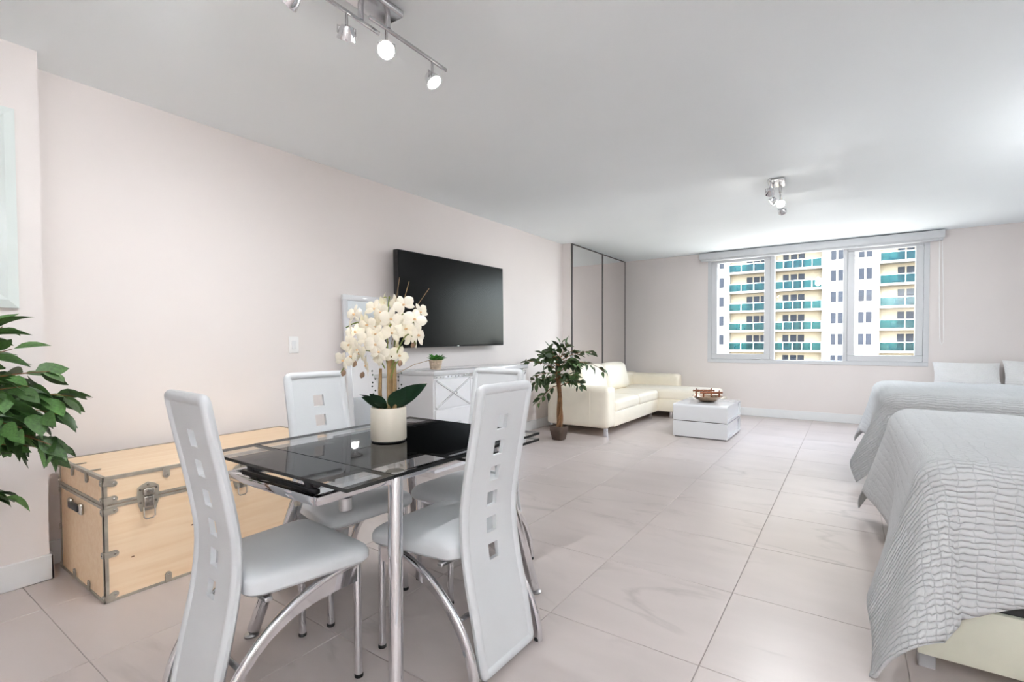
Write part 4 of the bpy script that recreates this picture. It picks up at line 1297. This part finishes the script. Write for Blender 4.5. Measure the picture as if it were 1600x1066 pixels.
# ------------------------------------------------------------------ coffee table and bowl
def build_coffee():
    o = (-1.46, 6.41, 0)
    t = thing('coffee_table', 'glossy white two-block coffee table in front of the sofa', 'coffee table', o)
    B = lambda m, n, mt='gloss_white', p=t, **k: m.build(n, mt, p, off=o, **k)
    x0, x1, y0, y1 = -1.768, -1.150, 6.015, 6.815
    def shell(z0, z1, r, name):
        """waterfall block: front, top, back and bottom in one loop, ends set back"""
        pr = []
        n = 6
        pr.append((y0, z0)); pr.append((y1, z0))
        for i in range(n + 1):
            a = PI / 2 * i / n
            pr.append((y1 - r + r * math.cos(a), z1 - r + r * math.sin(a)))
        for i in range(n + 1):
            a = PI / 2 + PI / 2 * i / n
            pr.append((y0 + r + r * math.cos(a), z1 - r + r * math.sin(a)))
        th = 0.022
        cy, cz = (y0 + y1) / 2, (z0 + z1) / 2
        inn = [(cy + (y - cy) * (1 - 2 * th / (y1 - y0)), cz + (z - cz) * (1 - 2 * th / (z1 - z0))) for y, z in pr]
        m = MB()
        k = len(pr)
        V = [(x0, *p) for p in pr] + [(x1, *p) for p in pr] + [(x0, *p) for p in inn] + [(x1, *p) for p in inn]
        F = []
        for i in range(k):
            j = (i + 1) % k
            F += [(i, j, k + j, k + i), (2 * k + i, 3 * k + i, 3 * k + j, 2 * k + j), (i, 2 * k + i, 2 * k + j, j), (k + i, k + j, 3 * k + j, 3 * k + i)]
        m.add(V, F)
        s = B(m, name)
        B(MB().box(x0 + 0.02, x1 - 0.02, y0 + 0.02, y1 - 0.02, z0 + 0.018, z1 - 0.018), 'end_panel', 'gloss_white', s)
    shell(0.014, 0.196, 0.006, 'lower_block')
    shell(0.206, 0.400, 0.030, 'upper_block')
    B(MB().box(x0 + 0.015, x1 - 0.015, y0 + 0.012, y1 - 0.012, 0.0, 0.014), 'plinth', 'dark_trim')
    B(MB().box(x0 + 0.012, x1 - 0.012, y0 + 0.010, y1 - 0.010, 0.196, 0.206), 'spacer', 'dark_trim')
    o = (-1.462, 6.42, 0.400)
    t = thing('decorative_bowl', 'bronze bowl with two raised wooden rod handles on the coffee table', 'bowl', o, math.radians(32))
    MB().lathe([(0.075, 0.0), (0.085, 0.004), (0.14, 0.035), (0.175, 0.066), (0.18, 0.070), (0.170, 0.066), (0.13, 0.036), (0.06, 0.010), (0.01, 0.008)], 36).build('dish', 'bowl_bronze', t)
    for s in (-1, 1):
        hd = MB()
        y = 0.135 * s
        hd.tube([(x, y, 0.125) for x in (-0.135, -0.128, -0.122, -0.11, -0.09, -0.05, 0.0, 0.05, 0.09, 0.11, 0.122, 0.128, 0.135)], [0.008, 0.016, 0.010, 0.009, 0.017, 0.013, 0.015, 0.013, 0.017, 0.009, 0.010, 0.016, 0.008], 10)
        h = hd.build('handle', 'handle_wood', t)
        for x in (-0.095, 0.095):
            MB().tube([(x * 0.95, y * 0.92, 0.055), (x, y, 0.09), (x, y, 0.125), (x, y, 0.155)], [0.008, 0.012, 0.009, 0.006], 8).build('post', 'handle_wood', h)


build_coffee()


# ------------------------------------------------------------------ beds with quilted coverlets
def build_bed(label, clabel, y0, y1, x0, x1, ztop, near, seed):
    o = ((x0 + x1) / 2, (y0 + y1) / 2, 0)
    t = thing('bed', label, 'bed', o, group='beds along the right side')
    B = lambda m, n, mt, p=t, **k: m.build(n, mt, p, off=o, **k)
    B(MB().box(x0 + 0.03, x1, y0, y1, 0.062, 0.262, 0.006, 2), 'bed_base', 'bed_cream')
    B(MB().box(x0 + 0.035, x1, y0 + 0.015, y1 - 0.015, 0.262, 0.30, 0.004, 1), 'box_spring', 'mattress_dark')
    B(MB().cushion(x0 + 0.045, x1, y0 + 0.03, y1 - 0.03, 0.30, ztop - 0.022, 0.07, 0.0, 8), 'mattress', 'mattress_white')
    for x in (x0 + 0.06, x1 - 0.08):
        for y in (y0 + 0.06, y1 - 0.10):
            B(MB().box(x - 0.025, x + 0.025, y - 0.025, y + 0.025, 0.0, 0.07, 0.003, 1), 'leg', 'bed_grey')
    # coverlet: a flat rectangle of cloth laid over the mattress; overhang measured along the cloth
    rr = random.Random(seed)
    R = 0.11
    cx, ca, cb = x0 + 0.125, y0 + 0.105, y1 - 0.105       # where the top starts to round over
    df, dn, dfar = near['foot'], near['near'], near['far']
    ph = [rr.uniform(0, 6.28) for _ in range(6)]
    def drop(r, k):
        q = R * PI / 2
        if r < q:
            a = r / R
            return R * math.sin(a), R * (1 - math.cos(a))
        e = r - q
        return R + k * e, R + math.sqrt(max(0.05, 1 - k * k)) * e
    def lobes(phi, L):
        v = 0.0
        for (c, w, A) in L:
            v += A * math.exp(-((phi - c) / w) ** 2)
        return v
    def pos(s, tt):
        a = max(0.0, cx - s)
        b = max(0.0, ca - tt); c = max(0.0, tt - cb)
        x, y, z = s, tt, ztop
        z += 0.004 * math.sin(s * 7 + ph[0]) * math.sin(tt * 6 + ph[1]) + 0.003 * math.sin(s * 17 + tt * 5 + ph[2])
        edge = lambda L, n, base: base * (1 + 0.6 * math.sin(L * n + ph[3])) + 0.02 * math.sin(L * 9.7 + ph[4])
        kf = max(0.03, edge(tt, 3.1, 0.10)); kn = max(0.02, edge(s, 3.7, 0.04))
        if a > 0 and b == 0 and c == 0:
            # the foot hangs more freely towards the corners
            ex = max(math.exp(-((tt - ca) / 0.28) ** 2), math.exp(-((cb - tt) / 0.28) ** 2))
            o_, d_ = drop(a, kf * (1 - ex) + near['kf'] * ex)
            x, z = cx - o_, z - d_
        elif a == 0 and (b > 0 or c > 0):
            r = b if b > 0 else c
            ex = math.exp(-((s - cx) / 0.10) ** 2)
            o_, d_ = drop(r, kn * (1 - ex) + near['ks'] * ex)
            z -= d_
            y = ca - o_ if b > 0 else cb + o_
        elif a > 0:
            r2 = b if b > 0 else c
            r = math.hypot(a, r2); phi = math.atan2(r2, a)
            u = phi / (PI / 2)
            k = near['kf'] * (1 - u) + near['ks'] * u + lobes(math.degrees(phi), near['lobes'] if b > 0 else near['lobes_far'])
            k = max(0.0, min(0.72, k))
            o_, d_ = drop(r, k)
            x = cx - o_ * math.cos(phi); z -= d_
            y = ca - o_ * math.sin(phi) if b > 0 else cb + o_ * math.sin(phi)
        z = max(z, 0.012)
        return (x, y, z)
    st = 0.022
    sA, sB = cx - df, x1 - 0.42
    tA, tB = ca - dn, cb + dfar
    ns, ntt = int((sB - sA) / st), int((tB - tA) / st)
    V, U, F = [], [], []
    for i in range(ns + 1):
        for j in range(ntt + 1):
            s = sA + (sB - sA) * i / ns
            ta = tA - near['skew'] * (1 - min(1, max(0, (s - cx + 0.1) / 0.5))) ** 2
            q = ta + (tB - ta) * j / ntt
            # rounded cloth corners
            V.append(pos(s, q)); U.append((s, q))
    for i in range(ns):
        for j in range(ntt):
            a = i * (ntt + 1) + j
            F.append((a, a + ntt + 1, a + ntt + 2, a + 1))
    m = MB(); m.add(V, F); m.uv = U
    c = m.build('coverlet', 'coverlet', None, ang=180, off=o)
    c.location = o
    tag(c, clabel, 'coverlet', 'quilted coverlets')
    so = c.modifiers.new('thickness', 'SOLIDIFY')
    so.thickness = 0.010
    so.offset = -1.0
    return t


NB = dict(foot=0.61, near=0.47, far=0.50, skew=0.16, kf=0.26, ks=0.16, lobes=[(70, 26, 0.26), (20, 16, 0.06)], lobes_far=[(40, 22, 0.12)])
FB = dict(foot=0.60, near=0.55, far=0.50, skew=0.0, kf=0.24, ks=0.06, lobes=[(32, 20, 0.26)], lobes_far=[(40, 18, 0.20)])
build_bed('cream based bed nearest the camera, under the larger draped coverlet', 'pale grey quilted coverlet on the nearest bed, corner trailing to the floor', 2.20, 3.86, 0.175, 2.30, 0.745, NB, 4)
build_bed('bed by the window, mostly hidden behind the nearest bed', 'pale grey quilted coverlet on the bed nearer the window', 4.86, 6.42, 0.175, 2.30, 0.745, FB, 8)


def build_pillows():
    # low daybed along the window wall carrying two pillows
    o = (1.62, 7.83, 0)
    t = thing('daybed', 'low white daybed against the window wall, behind the beds', 'daybed', o)
    B = lambda m, n, mt, **k: m.build(n, mt, t, off=o, **k)
    B(MB().box(0.86, 2.30, 7.42, 8.27, 0.08, 0.30, 0.01, 2), 'base', 'bed_cream')
    B(MB().cushion(0.86, 2.30, 7.42, 8.27, 0.30, 0.585, 0.06, 0.0, 8), 'mattress', 'mattress_white')
    for x in (0.93, 2.23):
        for y in (7.49, 8.20):
            B(MB().box(x - 0.025, x + 0.025, y - 0.025, y + 0.025, 0, 0.085), 'leg', 'bed_grey')
    for (xc, w, h, lab, tilt) in ((1.18, 0.625, 0.32, 'white quilted pillow, the left one, propped under the window corner', 24), (1.83, 0.64, 0.35, 'white quilted pillow cut by the right edge, propped on the window wall', 22)):
        m = MB()
        n = 20
        V, U, F = [], [], []
        for sgn in (1, -1):
            for i in range(n + 1):
                for j in range(n + 1):
                    u, v = -1 + 2 * i / n, -1 + 2 * j / n
                    th = 0.075 * (max(0, 1 - u ** 4) * max(0, 1 - v ** 4)) ** 0.6
                    pin = 1 - 0.05 * (1 - v * v) * abs(u) ** 3
                    pin2 = 1 - 0.07 * (1 - u * u) * abs(v) ** 3
                    V.append((u * w / 2 * pin, sgn * th, v * h / 2 * pin2 + h / 2)); U.append((u * w / 2, v * h / 2 + sgn))
        N1 = (n + 1) ** 2
        for i in range(n):
            for j in range(n):
                a = i * (n + 1) + j
                F.append((a, a + n + 1, a + n + 2, a + 1)); F.append((N1 + a, N1 + a + 1, N1 + a + n + 2, N1 + a + n + 1))
        m.add(V, F); m.uv = U
        p = m.build('pillow', 'pillow_cotton', None, ang=180)
        tag(p, lab, 'pillow', 'pillows under the window')
        p.location = (xc, 8.075, 0.588)
        p.rotation_euler = (math.radians(-tilt), 0, 0)


build_pillows()
bpy.context.view_layer.update()
